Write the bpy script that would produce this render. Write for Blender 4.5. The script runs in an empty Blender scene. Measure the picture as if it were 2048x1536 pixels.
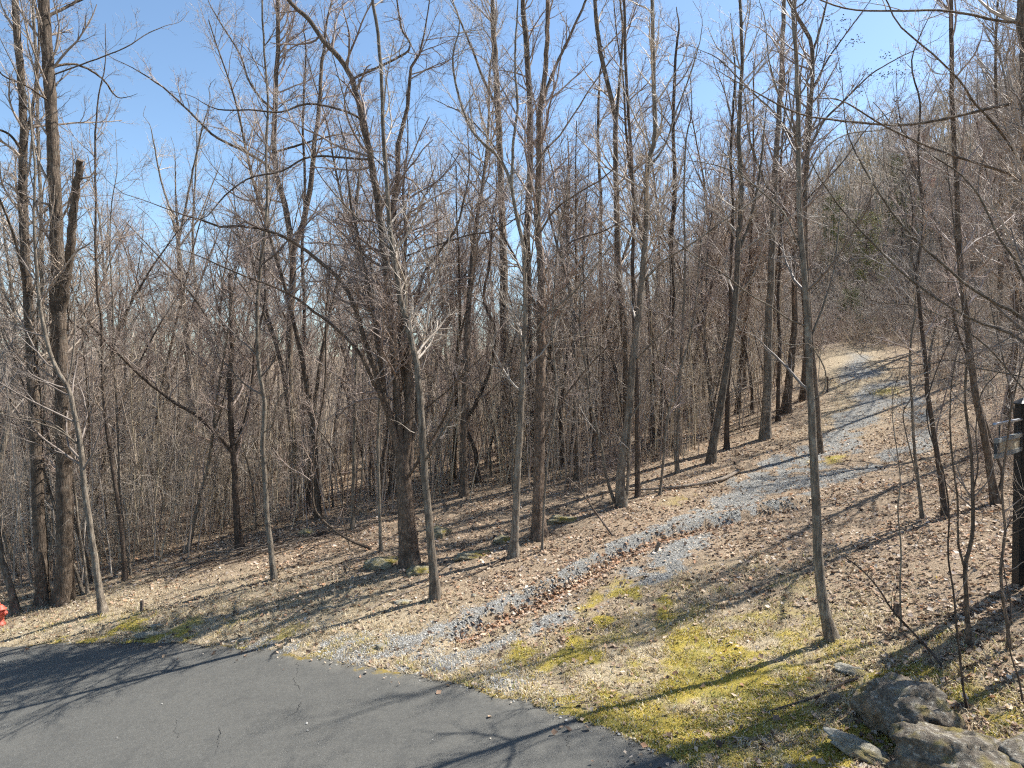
import bpy, math, random
import numpy as np
from mathutils import Vector

random.seed(7)
RNG = np.random.default_rng(11)
SC = bpy.context.scene
COL = SC.collection

# ------------------------------------------------------------------ camera, sky, sun, exposure
CAM_H = 6.8
PITCH = math.radians(1.26)
FPX = 2048 * 24.0 / 36.0
cam_d = bpy.data.cameras.new('camera'); cam_d.lens = 24; cam_d.sensor_width = 36
cam_d.clip_start = 0.1; cam_d.clip_end = 20000
cam = bpy.data.objects.new('camera', cam_d); COL.objects.link(cam)
cam.location = (0, 0, CAM_H); cam.rotation_euler = (math.pi / 2 - PITCH, 0, 0)
SC.camera = cam

SUN_EL = math.radians(51); SUN_AZ = math.radians(68)      # azimuth clockwise from +Y (away from the camera) towards +X
wd = bpy.data.worlds.new('World'); SC.world = wd; wd.use_nodes = True
nt = wd.node_tree; bg = nt.nodes['Background']
sky = nt.nodes.new('ShaderNodeTexSky'); sky.sky_type = 'NISHITA'; sky.sun_disc = False
sky.sun_elevation = SUN_EL; sky.sun_rotation = SUN_AZ; sky.altitude = 900
sky.air_density = 1.0; sky.dust_density = 1.1; sky.ozone_density = 0.85
tint = nt.nodes.new('ShaderNodeMix'); tint.data_type = 'RGBA'; tint.blend_type = 'MULTIPLY'; tint.inputs[0].default_value = 1; tint.inputs[7].default_value = (.91, 1.0, 1.02, 1)
nt.links.new(sky.outputs[0], tint.inputs[6]); nt.links.new(tint.outputs[2], bg.inputs[0]); bg.inputs[1].default_value = 0.105
sl = bpy.data.lights.new('sun', 'SUN'); sl.energy = 5.0; sl.angle = math.radians(0.45); sl.color = (1, 0.965, 0.905)
so = bpy.data.objects.new('sun', sl); COL.objects.link(so)
sv = Vector((math.cos(SUN_EL) * math.sin(SUN_AZ), math.cos(SUN_EL) * math.cos(SUN_AZ), math.sin(SUN_EL)))
so.rotation_euler = sv.to_track_quat('Z', 'Y').to_euler(); so.location = (60, 30, 60)
SC.view_settings.view_transform = 'Standard'; SC.view_settings.look = 'None'
SC.view_settings.gamma = 1; SC.view_settings.use_curve_mapping = False
SC.view_settings.exposure = 1.1
SC.cycles.max_bounces = 5; SC.cycles.diffuse_bounces = 3; SC.cycles.glossy_bounces = 2; SC.cycles.transmission_bounces = 2
SC.cycles.use_adaptive_sampling = True; SC.cycles.adaptive_threshold = 0.03; SC.cycles.adaptive_min_samples = 20; SC.cycles.debug_use_spatial_splits = True
SC.cycles.use_denoising = False; SC.cycles.filter_width = 1.2
SC.cycles.caustics_reflective = False; SC.cycles.caustics_refractive = False

# ------------------------------------------------------------------ numeric helpers
FWD = np.array([0, math.cos(PITCH), -math.sin(PITCH)]); UPV = np.array([0, math.sin(PITCH), math.cos(PITCH)])
RGT = np.array([1.0, 0, 0]); CAMP = np.array([0, 0, CAM_H])
def ray(px, py):
    return FWD + RGT * ((px - 1024) / FPX) + UPV * ((768 - py) / FPX)
def unp(px, py, d):
    r = ray(px, py); return CAMP + r * (d / r[1])
def proj(P):
    v = P - CAMP; w = v @ FWD
    return 1024 + FPX * (v @ RGT) / w, 768 - FPX * (v @ UPV) / w
def sstep(a, b, x):
    t = np.clip((x - a) / (b - a), 0, 1); return t * t * (3 - 2 * t)
_LAT = np.random.default_rng(3).random((256, 256))
def vnoise(x, y, s=1.0, o=0):
    x = np.asarray(x) / s + 37.3 * o + 1000; y = np.asarray(y) / s + 91.7 * o + 1000
    xi = np.floor(x).astype(int); yi = np.floor(y).astype(int); fx = x - xi; fy = y - yi
    fx = fx * fx * (3 - 2 * fx); fy = fy * fy * (3 - 2 * fy)
    g = lambda a, b: _LAT[a % 256, b % 256]
    return (g(xi, yi) * (1 - fx) + g(xi + 1, yi) * fx) * (1 - fy) + (g(xi, yi + 1) * (1 - fx) + g(xi + 1, yi + 1) * fx) * fy
def fbm(x, y, s, o=0, n=3):
    r = 0; a = 1; t = 0
    for k in range(n):
        r = r + a * vnoise(x, y, s / 2 ** k, o + k * 5); t += a; a *= 0.55
    return r / t
def pdist(x, y, poly):
    """distance to an open polyline and the signed side (positive = left of its direction)"""
    best = np.full(np.shape(x), 1e9); side = np.zeros(np.shape(x)); par = np.zeros(np.shape(x))
    for i in range(len(poly) - 1):
        ax, ay = poly[i][:2]; bx, by = poly[i + 1][:2]; dx = bx - ax; dy = by - ay
        t = np.clip(((x - ax) * dx + (y - ay) * dy) / (dx * dx + dy * dy + 1e-9), 0, 1)
        qx = x - ax - t * dx; qy = y - ay - t * dy; d = np.hypot(qx, qy)
        m = d < best; best = np.where(m, d, best)
        side = np.where(m, np.sign(dx * qy - dy * qx), side); par = np.where(m, i + t, par)
    return best, side, par
def crom(pts, n):
    P = np.asarray(pts, float)
    if len(P) == 2: return P[0] + (P[1] - P[0]) * np.linspace(0, 1, n)[:, None]
    Q = np.vstack([2 * P[0] - P[1], P, 2 * P[-1] - P[-2]])
    L = np.concatenate([[0], np.cumsum(np.linalg.norm(np.diff(P, axis=0), axis=1))])
    t = np.linspace(0, L[-1], n); i = np.clip(np.searchsorted(L, t, side='right') - 1, 0, len(P) - 2)
    u = ((t - L[i]) / np.maximum(L[i + 1] - L[i], 1e-9))[:, None]
    a, b, c, d = Q[i], Q[i + 1], Q[i + 2], Q[i + 3]
    return 0.5 * ((2 * b) + (c - a) * u + (2 * a - 5 * b + 4 * c - d) * u ** 2 + (3 * b - a - 3 * c + d) * u ** 3)

# ------------------------------------------------------------------ the lie of the land
SLOPE = 0.14
EDGE = crom([(-40, 12), (-32, 18), (-24, 21.6), (-16.6, 22.2), (-10.9, 20.6), (-7.4, 19.0), (-4, 16.9), (-0.25, 14.2), (1.5, 12.5), (2.85, 10.9), (4.4, 8.4), (5.4, 5), (6, 0), (6, -14)], 620)
EDGE[:, 0] += 0.05 * (vnoise(EDGE[:, 0] * 3, EDGE[:, 1] * 3, 1.0, 4) - .5); EDGE[:, 0] += .07 * (vnoise(EDGE[:, 0], EDGE[:, 1], .16, 14) - .5) * (EDGE[:, 1] > 3); EDGE[:, 1] += .22 * (vnoise(EDGE[:, 0], EDGE[:, 1], .30, 19) - .5); EDGE[:, 1] += 0.10 * (vnoise(EDGE[:, 0] * 3, EDGE[:, 1] * 3, 0.8, 9) - .5)
CP = []
for px, py, d in [(900, 1290, 17.4), (1250, 1080, 22.5), (1450, 1010, 26), (1550, 950, 29), (1700, 840, 35), (1700, 770, 42), (1740, 705, 50),
                  (1656, 1281, 15.08), (1780, 1430, 11.6), (1900, 1536, 10.2), (2035, 1165, 15), (1990, 1006, 21), (1888, 1030, 20.5), (1860, 880, 31), (2000, 830, 32), (1950, 740, 42),
                  (10, 1252, 24), (110, 1198, 25.5), (480, 1095, 29), (545, 1160, 24.5), (820, 1130, 23.5), (870, 1195, 20.6), (1030, 1110, 23.5), (1078, 1075, 25),
                  (1245, 1010, 27), (1425, 925, 31.5), (1530, 876, 34.5), (900, 950, 38), (650, 1020, 34), (1150, 870, 47), (1350, 855, 44), (1600, 780, 44), (1640, 700, 52),
                  (370, 1040, 37), (370, 960, 60), (150, 1010, 50), (600, 940, 54), (370, 890, 95), (800, 860, 78), (1000, 800, 95), (100, 900, 90), (1250, 760, 80), (1480, 690, 75), (1800, 640, 62), (2040, 640, 55), (1500, 1150, 19.2), (1400, 1250, 16.9)]:
    CP.append(unp(px, py, d))
for x, y in [(-16, 20.5), (-10, 18.5), (-4, 15.5), (0, 12.5), (3, 9), (-16, 8), (-4, 5), (5, 0), (-30, 0), (-30, 15), (0, -15), (15, -10), (-20, -15)]:
    CP.append(np.array([x, y, SLOPE * max(-22, x)]))
for x, y, z in [(14, 5, 2.4), (22, 12, 4.0), (30, 25, 8), (45, 40, 14.5), (60, 70, 29), (30, 90, 17), (-45, 25, -6.5), (-60, 60, -9), (-50, 100, -11)]:
    CP.append(np.array([x, y, z], float))
CP = np.array(CP)
def _k(r2): return 0.5 * r2 * np.log(r2 + 1e-9)
_n = len(CP)
_D2 = ((CP[:, None, :2] - CP[None, :, :2]) ** 2).sum(-1)
_A = np.zeros((_n + 3, _n + 3)); _A[:_n, :_n] = _k(_D2) + np.eye(_n) * 6.0
_A[:_n, _n] = 1; _A[:_n, _n + 1:] = CP[:, :2]; _A[_n, :_n] = 1; _A[_n + 1:, :_n] = CP[:, :2].T
_W = np.linalg.solve(_A, np.concatenate([CP[:, 2], [0, 0, 0]]))
RIDGE_X = [-3000, -400, -200, -80, -30, 0, 20, 44, 68, 92, 117, 140, 165, 230, 500, 3000]
RIDGE_Z = [-60, -45, -24, -13, -5, 4, 13, 25, 43, 58, 71, 81, 94, 108, 95, 0]
RUTP = np.array([unp(*p)[:2] for p in [(885, 1293, 17.3), (980, 1243, 18.4), (1080, 1195, 19.5), (1160, 1150, 20.5), (1230, 1110, 21.6), (1310, 1082, 22.5), (1400, 1058, 23.3), (1500, 1035, 24.0), (1600, 1008, 24.8), (1680, 985, 25.6)]])
DRV = np.array([unp(*p)[:2] for p in [(700, 1300, 17.4), (900, 1262, 18), (1080, 1165, 20.3), (1250, 1085, 22.6), (1450, 1010, 26), (1560, 955, 29), (1660, 890, 32), (1720, 840, 35), (1735, 790, 39), (1715, 750, 44), (1700, 705, 50), (1660, 690, 58)]])
DRV2 = np.array([unp(*p)[:2] for p in [(900, 1325, 16.6), (1060, 1285, 17.4), (1200, 1205, 19.0), (1310, 1135, 20.6), (1400, 1080, 22.4)]])
DRV3 = np.array([unp(*p)[:2] for p in [(1600, 960, 27.5), (1760, 930, 28.2), (1850, 880, 31), (1840, 830, 35), (1800, 780, 41)]])
def base_h(x, y):
    x = np.asarray(x, float); y = np.asarray(y, float); sh = x.shape; xf = x.ravel(); yf = y.ravel()
    r = np.hypot(xf, yf - 25); w = 1 - sstep(75, 125, r)
    z = np.zeros_like(xf); m = w > 0
    if m.any():
        a = xf[m]; b = yf[m]; acc = _W[_n] + _W[_n + 1] * a + _W[_n + 2] * b
        for i in range(_n): acc = acc + _W[i] * _k((a - CP[i, 0]) ** 2 + (b - CP[i, 1]) ** 2)
        z[m] = acc
    hx = np.interp(xf, RIDGE_X, RIDGE_Z)
    g = 0.18 + 0.82 * sstep(50, 215, yf)
    g = np.where(hx > 0, g * (1 - 0.75 * sstep(260, 800, yf)), 0.55 + 0.45 * sstep(40, 300, yf))
    far = hx * g + (fbm(xf, yf, 40, 2) - .5) * 6 * sstep(120, 300, np.hypot(xf, yf))
    far = far + 125 * np.exp(-((yf - 3400) / 900) ** 2) * (0.75 + 0.5 * fbm(xf, yf, 900, 6)) + 30 * sstep(3600, 5200, yf) * fbm(xf, yf, 1400, 8)
    return (z * w + far * (1 - w)).reshape(sh)
def inside_edge(x, y):
    """signed distance to the asphalt edge, negative on the asphalt"""
    d, s, _ = pdist(x, y, EDGE[::4])
    on = s < 0
    return np.where(on, -d, d)
def height(x, y):
    x = np.asarray(x, float); y = np.asarray(y, float)
    z = base_h(x, y)
    near = np.hypot(x, y - 20) < 45
    if not near.any(): return z
    xx = x[near]; yy = y[near]; zz = z[near]
    d, s, p = pdist(xx, yy, RUTP)
    wgt = np.clip(p / 0.6, 0, 1) * np.clip((len(RUTP) - 1 - p) / 1.0, 0, 1)
    zz = zz + wgt * (-0.30 * np.exp(-(d / 0.30) ** 2) + 0.20 * np.exp(-((d * s - 0.52) / 0.28) ** 2))
    zz = zz + (fbm(xx, yy, 1.6, 1, 4) - .5) * 0.16 + (fbm(xx, yy, 0.35, 3, 2) - .5) * 0.05
    sd = inside_edge(xx, yy); road = SLOPE * np.maximum(xx, -22 - 0 * xx)
    t = sstep(0.0, 1.3, sd)
    zz = np.where(sd < 0, road - 0.05, (road + 0.005 + (fbm(xx, yy, 0.3, 2, 2) - .4) * 0.05) * (1 - t) + zz * t)
    z = z.copy(); z[near] = zz; return z
GRID = {}
def gsample(key, x, y):
    gx, gy = GRID['x'], GRID['y']; A = GRID[key]; x = np.asarray(x, float); y = np.asarray(y, float)
    i = np.clip(np.searchsorted(gx, x) - 1, 0, len(gx) - 2); j = np.clip(np.searchsorted(gy, y) - 1, 0, len(gy) - 2)
    u = np.clip((x - gx[i]) / (gx[i + 1] - gx[i]), 0, 1); v = np.clip((y - gy[j]) / (gy[j + 1] - gy[j]), 0, 1)
    return (A[j, i] * (1 - u) + A[j, i + 1] * u) * (1 - v) + (A[j + 1, i] * (1 - u) + A[j + 1, i + 1] * u) * v
def fheight(x, y): return gsample('z', x, y)
def fzones(x, y): return tuple(gsample(k, x, y) for k in ('g', 'm', 'd', 'l', 'sd', 'rut'))
def h1(x, y): return float(gsample('z', x, y))
_T = np.concatenate([np.arange(8, 60, 0.25), np.arange(60, 400, 2.0)])
def hit(px, py):
    r = ray(px, py); P = CAMP + (r / r[1])[None, :] * _T[:, None]
    below = np.nonzero(P[:, 2] < fheight(P[:, 0], P[:, 1]))[0]
    if len(below) == 0: return unp(px, py, 60)
    k = below[0]
    if k == 0: return P[0]
    f = np.linspace(_T[k - 1], _T[k], 24); P = CAMP + (r / r[1])[None, :] * f[:, None]
    j = np.nonzero(P[:, 2] < fheight(P[:, 0], P[:, 1]))[0]
    return P[j[0]] if len(j) else P[-1]

# zones of the ground cover
def zones(x, y):
    d1, _, _ = pdist(x, y, DRV); d2, _, _ = pdist(x, y, DRV2); d3, _, _ = pdist(x, y, DRV3); dr, sr, pr = pdist(x, y, RUTP)
    sd = inside_edge(x, y)
    n1 = fbm(x, y, 1.5, 1, 4); n2 = fbm(x, y, 2.6, 12, 4); n3 = fbm(x, y, 0.8, 23, 3)
    wide = 0.18 + 0.62 * sstep(23, 30, y)
    gravel = sstep(wide + 0.75, wide - 0.35, d1 + (n1 - .5) * 2.4 + (n3 - .5) * .8)
    gravel = np.maximum(gravel, 0.85 * sstep(1.0, 0.1, d2 + (n2 - .5) * 1.9 + (n3 - .5)))
    gravel = np.maximum(gravel, 0.9 * sstep(0.95, 0.2, d3 + (n2 - .5) * 2.2 + (n3 - .5)))
    apron = sstep(2.6, 0.4, sd + (n1 - .5) * 2.2) * sstep(2.2, -0.6, x) * sstep(-12, -6, x)
    gravel = np.maximum(gravel, apron * 0.75 * sstep(.38, .6, n3 + .15 * n1))
    bank = np.exp(-((dr * sr - 0.40) / 0.32) ** 2) * np.clip(pr / .5, 0, 1) * np.clip((len(RUTP) - 1 - pr) / .8, 0, 1)
    gravel = np.maximum(gravel, np.clip(bank * (0.6 + n3), 0, 1))
    rut = np.exp(-((dr * sr + 0.08) / 0.30) ** 2) * np.clip((pr - .6) / .8, 0, 1) * np.clip((len(RUTP) - 3 - pr), 0, 1)
    verge = sstep(6.5, 1.0, sd + (n2 - .5) * 3)
    n4 = fbm(x, y, 0.42, 71, 3)
    rightlawn = sstep(5.6, 1.6, np.hypot((x - 3.6) / 1.3, (y - 14.0) / 1.3) + (n2 - .5) * 4.5 + (n1 - .5) * 2)
    leftverge = sstep(2.3, 0.3, sd + (n1 - .5) * 2.2) * sstep(0, -4, x)
    moss = np.maximum(rightlawn * sstep(.38, .68, n1 * .30 + n3 * .35 + n4 * .42 + .05 * sstep(2.0, .3, sd)), 0.95 * leftverge * sstep(.50, .60, n3 * .6 + n4 * .4))
    farmoss = sstep(.58, .68, n2 * .6 + n3 * .4) * sstep(2.8, .8, d1) * sstep(24, 28, y)
    moss = np.maximum(moss, .9 * farmoss)
    moss = np.maximum(moss, sstep(3.4, 1.2, np.hypot(x - 6.3, y - 12.4) + (n1 - .5) * 2) * sstep(.46, .60, n3 * .5 + n4 * .5))
    moss = np.maximum(moss, sstep(.60, .68, n3 * .5 + n2 * .5) * sstep(8, 5, np.hypot(x - 5, y - 16)))
    moss = np.clip(moss, 0, 1)
    farverge = .7 * sstep(2.9, 1.2, d1 + (n1 - .5) * 2) * sstep(30, 40, y) * sstep(62, 52, y)
    dry = np.clip(np.maximum(verge * 0.8, rightlawn) + farverge, 0, 1)
    gravel = gravel * (1 - .75 * sstep(.50, .62, n4 * .55 + n1 * .45)) * (1 - .55 * sstep(38, 46, y) * sstep(.35, .5, n2))
    moss = moss * (1 - gravel * .8) * (1 - rut) * sstep(.6, 1.6, dr); gravel = gravel * (1 - rut) * (1 - .75 * moss)
    leaf = np.clip(1 - .8 * gravel - moss * .8 - 0.68 * dry, 0.08, 1) * (0.10 + 1.9 * np.clip(fbm(x, y, 1.1, 31, 4) - .22, 0, .6))
    leaf = np.maximum(leaf, rut * 1.3)
    leaf = np.where(sd < 0, 0, leaf)
    return gravel, moss, dry, leaf, sd, rut

# ------------------------------------------------------------------ mesh helpers
def mesh_np(name, V, F, mat=None, smooth=True, attrs=None, mats=None, midx=None):
    """F: (n,3) or (n,4) index array, or a list of such arrays"""
    if not isinstance(F, list): F = [F]
    V = np.asarray(V, np.float32); me = bpy.data.meshes.new(name)
    me.vertices.add(len(V)); me.vertices.foreach_set('co', V.ravel())
    idx = np.concatenate([f.ravel() for f in F]).astype(np.int32)
    sz = np.concatenate([np.full(len(f), f.shape[1]) for f in F]); st = np.concatenate([[0], np.cumsum(sz)[:-1]]).astype(np.int32)
    me.loops.add(len(idx)); me.loops.foreach_set('vertex_index', idx)
    me.polygons.add(len(sz)); me.polygons.foreach_set('loop_start', st)
    if smooth: me.polygons.foreach_set('use_smooth', np.ones(len(sz), bool))
    if attrs:
        for k, a in attrs.items():
            at = me.attributes.new(k, 'FLOAT_COLOR', 'POINT')
            c = np.ones((len(V), 4), np.float32); c[:, :a.shape[1]] = a; at.data.foreach_set('color', c.ravel())
    for m in (mats or ([mat] if mat else [])): me.materials.append(m)
    if midx is not None: me.polygons.foreach_set('material_index', np.asarray(midx, np.int32))
    me.update(calc_edges=True); me.validate()
    return me
def link(name, me, parent=None, loc=None):
    o = bpy.data.objects.new(name, me); COL.objects.link(o)
    if parent: o.parent = parent
    if loc is not None: o.location = loc
    return o
def empty(name, loc):
    o = bpy.data.objects.new(name, None); COL.objects.link(o); o.location = loc; o.empty_display_size = .2; return o
def tag(o, label=None, cat=None, group=None, kind=None):
    if label: o['label'] = label
    if cat: o['category'] = cat
    if group: o['group'] = group
    if kind: o['kind'] = kind
    return o
def tubes(P, R, S=3, ridges=0.0, seed=0, lob=None):
    """P (N,K,3), R (N,K) -> verts, quads"""
    N, K, _ = P.shape
    T = np.empty_like(P); T[:, 1:-1] = P[:, 2:] - P[:, :-2]; T[:, 0] = P[:, 1] - P[:, 0]; T[:, -1] = P[:, -1] - P[:, -2]
    T /= np.linalg.norm(T, axis=2, keepdims=True) + 1e-9
    mean = np.abs((P[:, -1] - P[:, 0])[:, 2]) / (np.linalg.norm(P[:, -1] - P[:, 0], axis=1) + 1e-9)
    ref = np.where((mean > 0.75)[:, None], np.array([1.0, 0.17, 0.0]), np.array([0.05, 0.1, 1.0]))[:, None, :]
    U = np.cross(T, np.broadcast_to(ref, T.shape)); U /= np.linalg.norm(U, axis=2, keepdims=True) + 1e-9
    W = np.cross(T, U)
    a = np.linspace(0, 2 * math.pi, S, endpoint=False)
    rr = R[:, :, None] * np.ones(S)
    if lob is not None: rr = rr * (1 + lob[None, :, None] * (np.cos(3 * a + seed) + .6 * np.cos(5 * a + 2 * seed + 1))[None, None, :])
    if ridges > 0:
        g = np.random.default_rng(seed); h = np.arange(K) / K
        m = 0
        for q in range(5):
            m = m + np.sin(a[None] * (3 + 2 * q) + g.random() * 6 + 2.5 * np.sin(h[:, None] * (3 + 4 * g.random()) + g.random() * 6)) / (1 + .4 * q)
        rr = rr * (1 + ridges * (m[None] / 2 + 0.5 * (g.random((N, K, S)) - .5)))
    V = P[:, :, None, :] + rr[..., None] * (U[:, :, None, :] * np.cos(a)[:, None] + W[:, :, None, :] * np.sin(a)[:, None])
    b = (np.arange(N) * K * S)[:, None, None] + (np.arange(K - 1) * S)[None, :, None] + np.arange(S)[None, None, :]
    c = (np.arange(N) * K * S)[:, None, None] + (np.arange(K - 1) * S)[None, :, None] + ((np.arange(S) + 1) % S)[None, None, :]
    Q = np.stack([b, c, c + S, b + S], -1).reshape(-1, 4)
    return V.reshape(-1, 3), Q
class Bag:
    def __init__(s): s.V = []; s.F = []; s.n = 0
    def add(s, V, F):
        s.V.append(V); s.F.append(F + s.n); s.n += len(V)
    def mesh(s, name, mat, smooth=True):
        return mesh_np(name, np.concatenate(s.V), s.F, mat, smooth)
def unit(v): return v / (np.linalg.norm(v, axis=-1, keepdims=True) + 1e-9)
def grow(P, R, cnt, t0, t1, length, lshape, ang, K, up, wig, rratio, rmin, rmax, rng, planar=None):
    """children of polylines; cnt per parent (array)"""
    N, Kp, _ = P.shape
    pi = np.repeat(np.arange(N), cnt); M = len(pi)
    if M == 0: return np.zeros((0, K, 3)), np.zeros((0, K))
    t = t0 + (t1 - t0) * rng.random(M); f = t * (Kp - 1); i = np.minimum(f.astype(int), Kp - 2); u = (f - i)[:, None]
    a = P[pi, i]; b = P[pi, i + 1]; pos = a * (1 - u) + b * u; tan = unit(b - a)
    rad = R[pi, i] * (1 - u[:, 0]) + R[pi, i + 1] * u[:, 0]
    rv = unit(rng.normal(size=(M, 3))); perp = unit(rv - (rv * tan).sum(1, keepdims=True) * tan)
    an = np.radians(ang[0] + (ang[1] - ang[0]) * rng.random(M))[:, None]
    d = unit(tan * np.cos(an) + perp * np.sin(an))
    L = (length[pi] if np.ndim(length) else length) * (0.55 + 0.75 * rng.random(M)) * (1 - lshape * t)
    r0 = np.clip(np.minimum(rad * rratio, rad * .8), rmin, rmax)
    out = np.empty((M, K, 3)); out[:, 0] = pos; step = (L / (K - 1))[:, None]
    curl = rng.normal(size=(M, 3)) * wig * .5
    for k in range(1, K):
        d = unit(d + rng.normal(size=(M, 3)) * wig + curl + np.array([0, 0, up])); out[:, k] = out[:, k - 1] + d * step
    rr = r0[:, None] * (1 - 0.68 * np.linspace(0, 1, K))
    return out, np.maximum(rr, rmin * .55)

# ------------------------------------------------------------------ materials
def mat(name):
    m = bpy.data.materials.new(name); m.use_nodes = True
    return m, m.node_tree, m.node_tree.nodes['Principled BSDF']
def nn(nt, t, **kw):
    n = nt.nodes.new(t)
    for k, v in kw.items(): setattr(n, k, v)
    return n
def ramp(nt, src, stops):
    r = nn(nt, 'ShaderNodeValToRGB'); e = r.color_ramp.elements
    while len(e) < len(stops): e.new(0.5)
    for q, (p, c) in zip(e, stops): q.position = p; q.color = (*c, 1)
    nt.links.new(src, r.inputs[0]); return r.outputs[0]
def noise(nt, vec, scale, detail=5, rough=.6):
    n = nn(nt, 'ShaderNodeTexNoise'); n.inputs['Scale'].default_value = scale; n.inputs['Detail'].default_value = detail; n.inputs['Roughness'].default_value = rough
    if vec is not None: nt.links.new(vec, n.inputs['Vector'])
    return n.outputs['Fac']
def mix(nt, f, a, b, mode='MIX'):
    n = nn(nt, 'ShaderNodeMix', data_type='RGBA', blend_type=mode)
    for s, v in ((n.inputs[0], f), (n.inputs[6], a), (n.inputs[7], b)):
        if hasattr(v, 'is_linked') or isinstance(v, bpy.types.NodeSocket): nt.links.new(v, s)
        elif isinstance(v, (int, float)): s.default_value = v
        else: s.default_value = (*v, 1)
    return n.outputs[2]
def math_n(nt, op, a, b=0.5):
    n = nn(nt, 'ShaderNodeMath', operation=op)
    for s, v in zip(n.inputs, (a, b)):
        if isinstance(v, bpy.types.NodeSocket): nt.links.new(v, s)
        else: s.default_value = v
    return n.outputs[0]
def bump(nt, bsdf, h, strength, dist):
    b = nn(nt, 'ShaderNodeBump'); b.inputs['Strength'].default_value = strength; b.inputs['Distance'].default_value = dist
    nt.links.new(h, b.inputs['Height']); nt.links.new(b.outputs[0], bsdf.inputs['Normal'])
def bark(name, c0, c1, c2, lichen=0.0, sc=9.0, rand=.25):
    m, nt, b = mat(name); tc = nn(nt, 'ShaderNodeTexCoord'); mp = nn(nt, 'ShaderNodeMapping'); mp.inputs['Scale'].default_value = (1, 1, 0.13)
    nt.links.new(tc.outputs['Object'], mp.inputs[0])
    n1 = noise(nt, mp.outputs[0], sc * 3, 6, .65); n2 = noise(nt, tc.outputs['Object'], 1.3, 4)
    c = ramp(nt, n1, [(.36, c0), (.50, c1), (.64, c2)])
    n8 = noise(nt, tc.outputs['Object'], 2.8, 5, .7)
    c = mix(nt, ramp(nt, n8, [(.40, (.75,) * 3), (.52, (0, 0, 0))]), c, c0)
    c = mix(nt, math_n(nt, 'MULTIPLY', n2, .35), c, c2)
    if lichen > 0:
        n3 = noise(nt, tc.outputs['Object'], 5.5, 6, .7)
        f = ramp(nt, n3, [(.56, (0, 0, 0)), (.66, (lichen,) * 3)])
        c = mix(nt, f, c, (.30, .30, .25))
    oi = nn(nt, 'ShaderNodeObjectInfo')
    hv = nn(nt, 'ShaderNodeHueSaturation'); hv.inputs['Saturation'].default_value = 1
    nt.links.new(math_n(nt, 'ADD', math_n(nt, 'MULTIPLY', oi.outputs['Random'], rand * 2), 1 - rand), hv.inputs['Value']); nt.links.new(c, hv.inputs['Color'])
    nt.links.new(hv.outputs[0], b.inputs['Base Color']); b.inputs['Roughness'].default_value = .9; b.inputs['Specular IOR Level'].default_value = .2
    bump(nt, b, n1, 1.0, .05)
    return m
M = {}
M['bark_brown'] = bark('bark_brown', (.028, .020, .014), (.115, .084, .061), (.26, .20, .148), .25)
M['bark_grey'] = bark('bark_grey', (.055, .043, .033), (.16, .13, .10), (.29, .245, .19), .45, 6)
M['bark_dark'] = bark('bark_dark', (.030, .022, .017), (.085, .062, .047), (.17, .13, .10), .12)
M['bark_shaggy'] = bark('bark_shaggy', (.022, .015, .011), (.12, .086, .063), (.31, .235, .175), .05, 14)
def twigmat(name, ca, cb, rough=.6, spec=.35):
    m, nt, b = mat(name); tc = nn(nt, 'ShaderNodeTexCoord'); n = noise(nt, tc.outputs['Object'], .9, 3)
    c = ramp(nt, n, [(.35, ca), (.68, cb)])
    oi = nn(nt, 'ShaderNodeObjectInfo'); hv = nn(nt, 'ShaderNodeHueSaturation')
    nt.links.new(math_n(nt, 'ADD', math_n(nt, 'MULTIPLY', oi.outputs['Random'], .5), .75), hv.inputs['Value']); nt.links.new(c, hv.inputs['Color'])
    nt.links.new(hv.outputs[0], b.inputs['Base Color']); b.inputs['Roughness'].default_value = rough; b.inputs['Specular IOR Level'].default_value = spec
    return m
M['twig_red'] = twigmat('twig_red', (.235, .168, .138), (.43, .345, .285))
M['twig_grey'] = twigmat('twig_grey', (.30, .25, .20), (.50, .43, .355))
M['twig_brown'] = twigmat('twig_brown', (.25, .19, .145), (.45, .365, .285))
M['twig_straw'] = twigmat('twig_straw', (.33, .26, .175), (.54, .45, .325))
M['twig_pale'] = twigmat('twig_pale', (.14, .108, .088), (.25, .205, .17), .55, .35)
def flat(name, col, rough=.8, var=.25, scale=8, bumpd=0.0, metal=0):
    m, nt, b = mat(name); tc = nn(nt, 'ShaderNodeTexCoord'); n = noise(nt, tc.outputs['Object'], scale, 6)
    lo = tuple(c * (1 - var) for c in col); hi = tuple(min(1, c * (1 + var)) for c in col)
    nt.links.new(ramp(nt, n, [(.3, lo), (.7, hi)]), b.inputs['Base Color']); b.inputs['Roughness'].default_value = rough; b.inputs['Metallic'].default_value = metal
    if bumpd: bump(nt, b, n, .6, bumpd)
    return m
def attrmat(name, attr, rough=.8, var=.2, trans=0.0):
    m, nt, b = mat(name); a = nn(nt, 'ShaderNodeAttribute', attribute_name=attr)
    nt.links.new(a.outputs['Color'], b.inputs['Base Color']); b.inputs['Roughness'].default_value = rough; b.inputs['Specular IOR Level'].default_value = .25
    if trans:
        tr = nn(nt, 'ShaderNodeBsdfTranslucent'); nt.links.new(a.outputs['Color'], tr.inputs[0]); mx = nn(nt, 'ShaderNodeMixShader'); mx.inputs[0].default_value = trans
        nt.links.new(b.outputs[0], mx.inputs[1]); nt.links.new(tr.outputs[0], mx.inputs[2]); nt.links.new(mx.outputs[0], nt.nodes['Material Output'].inputs[0])
    return m
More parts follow.
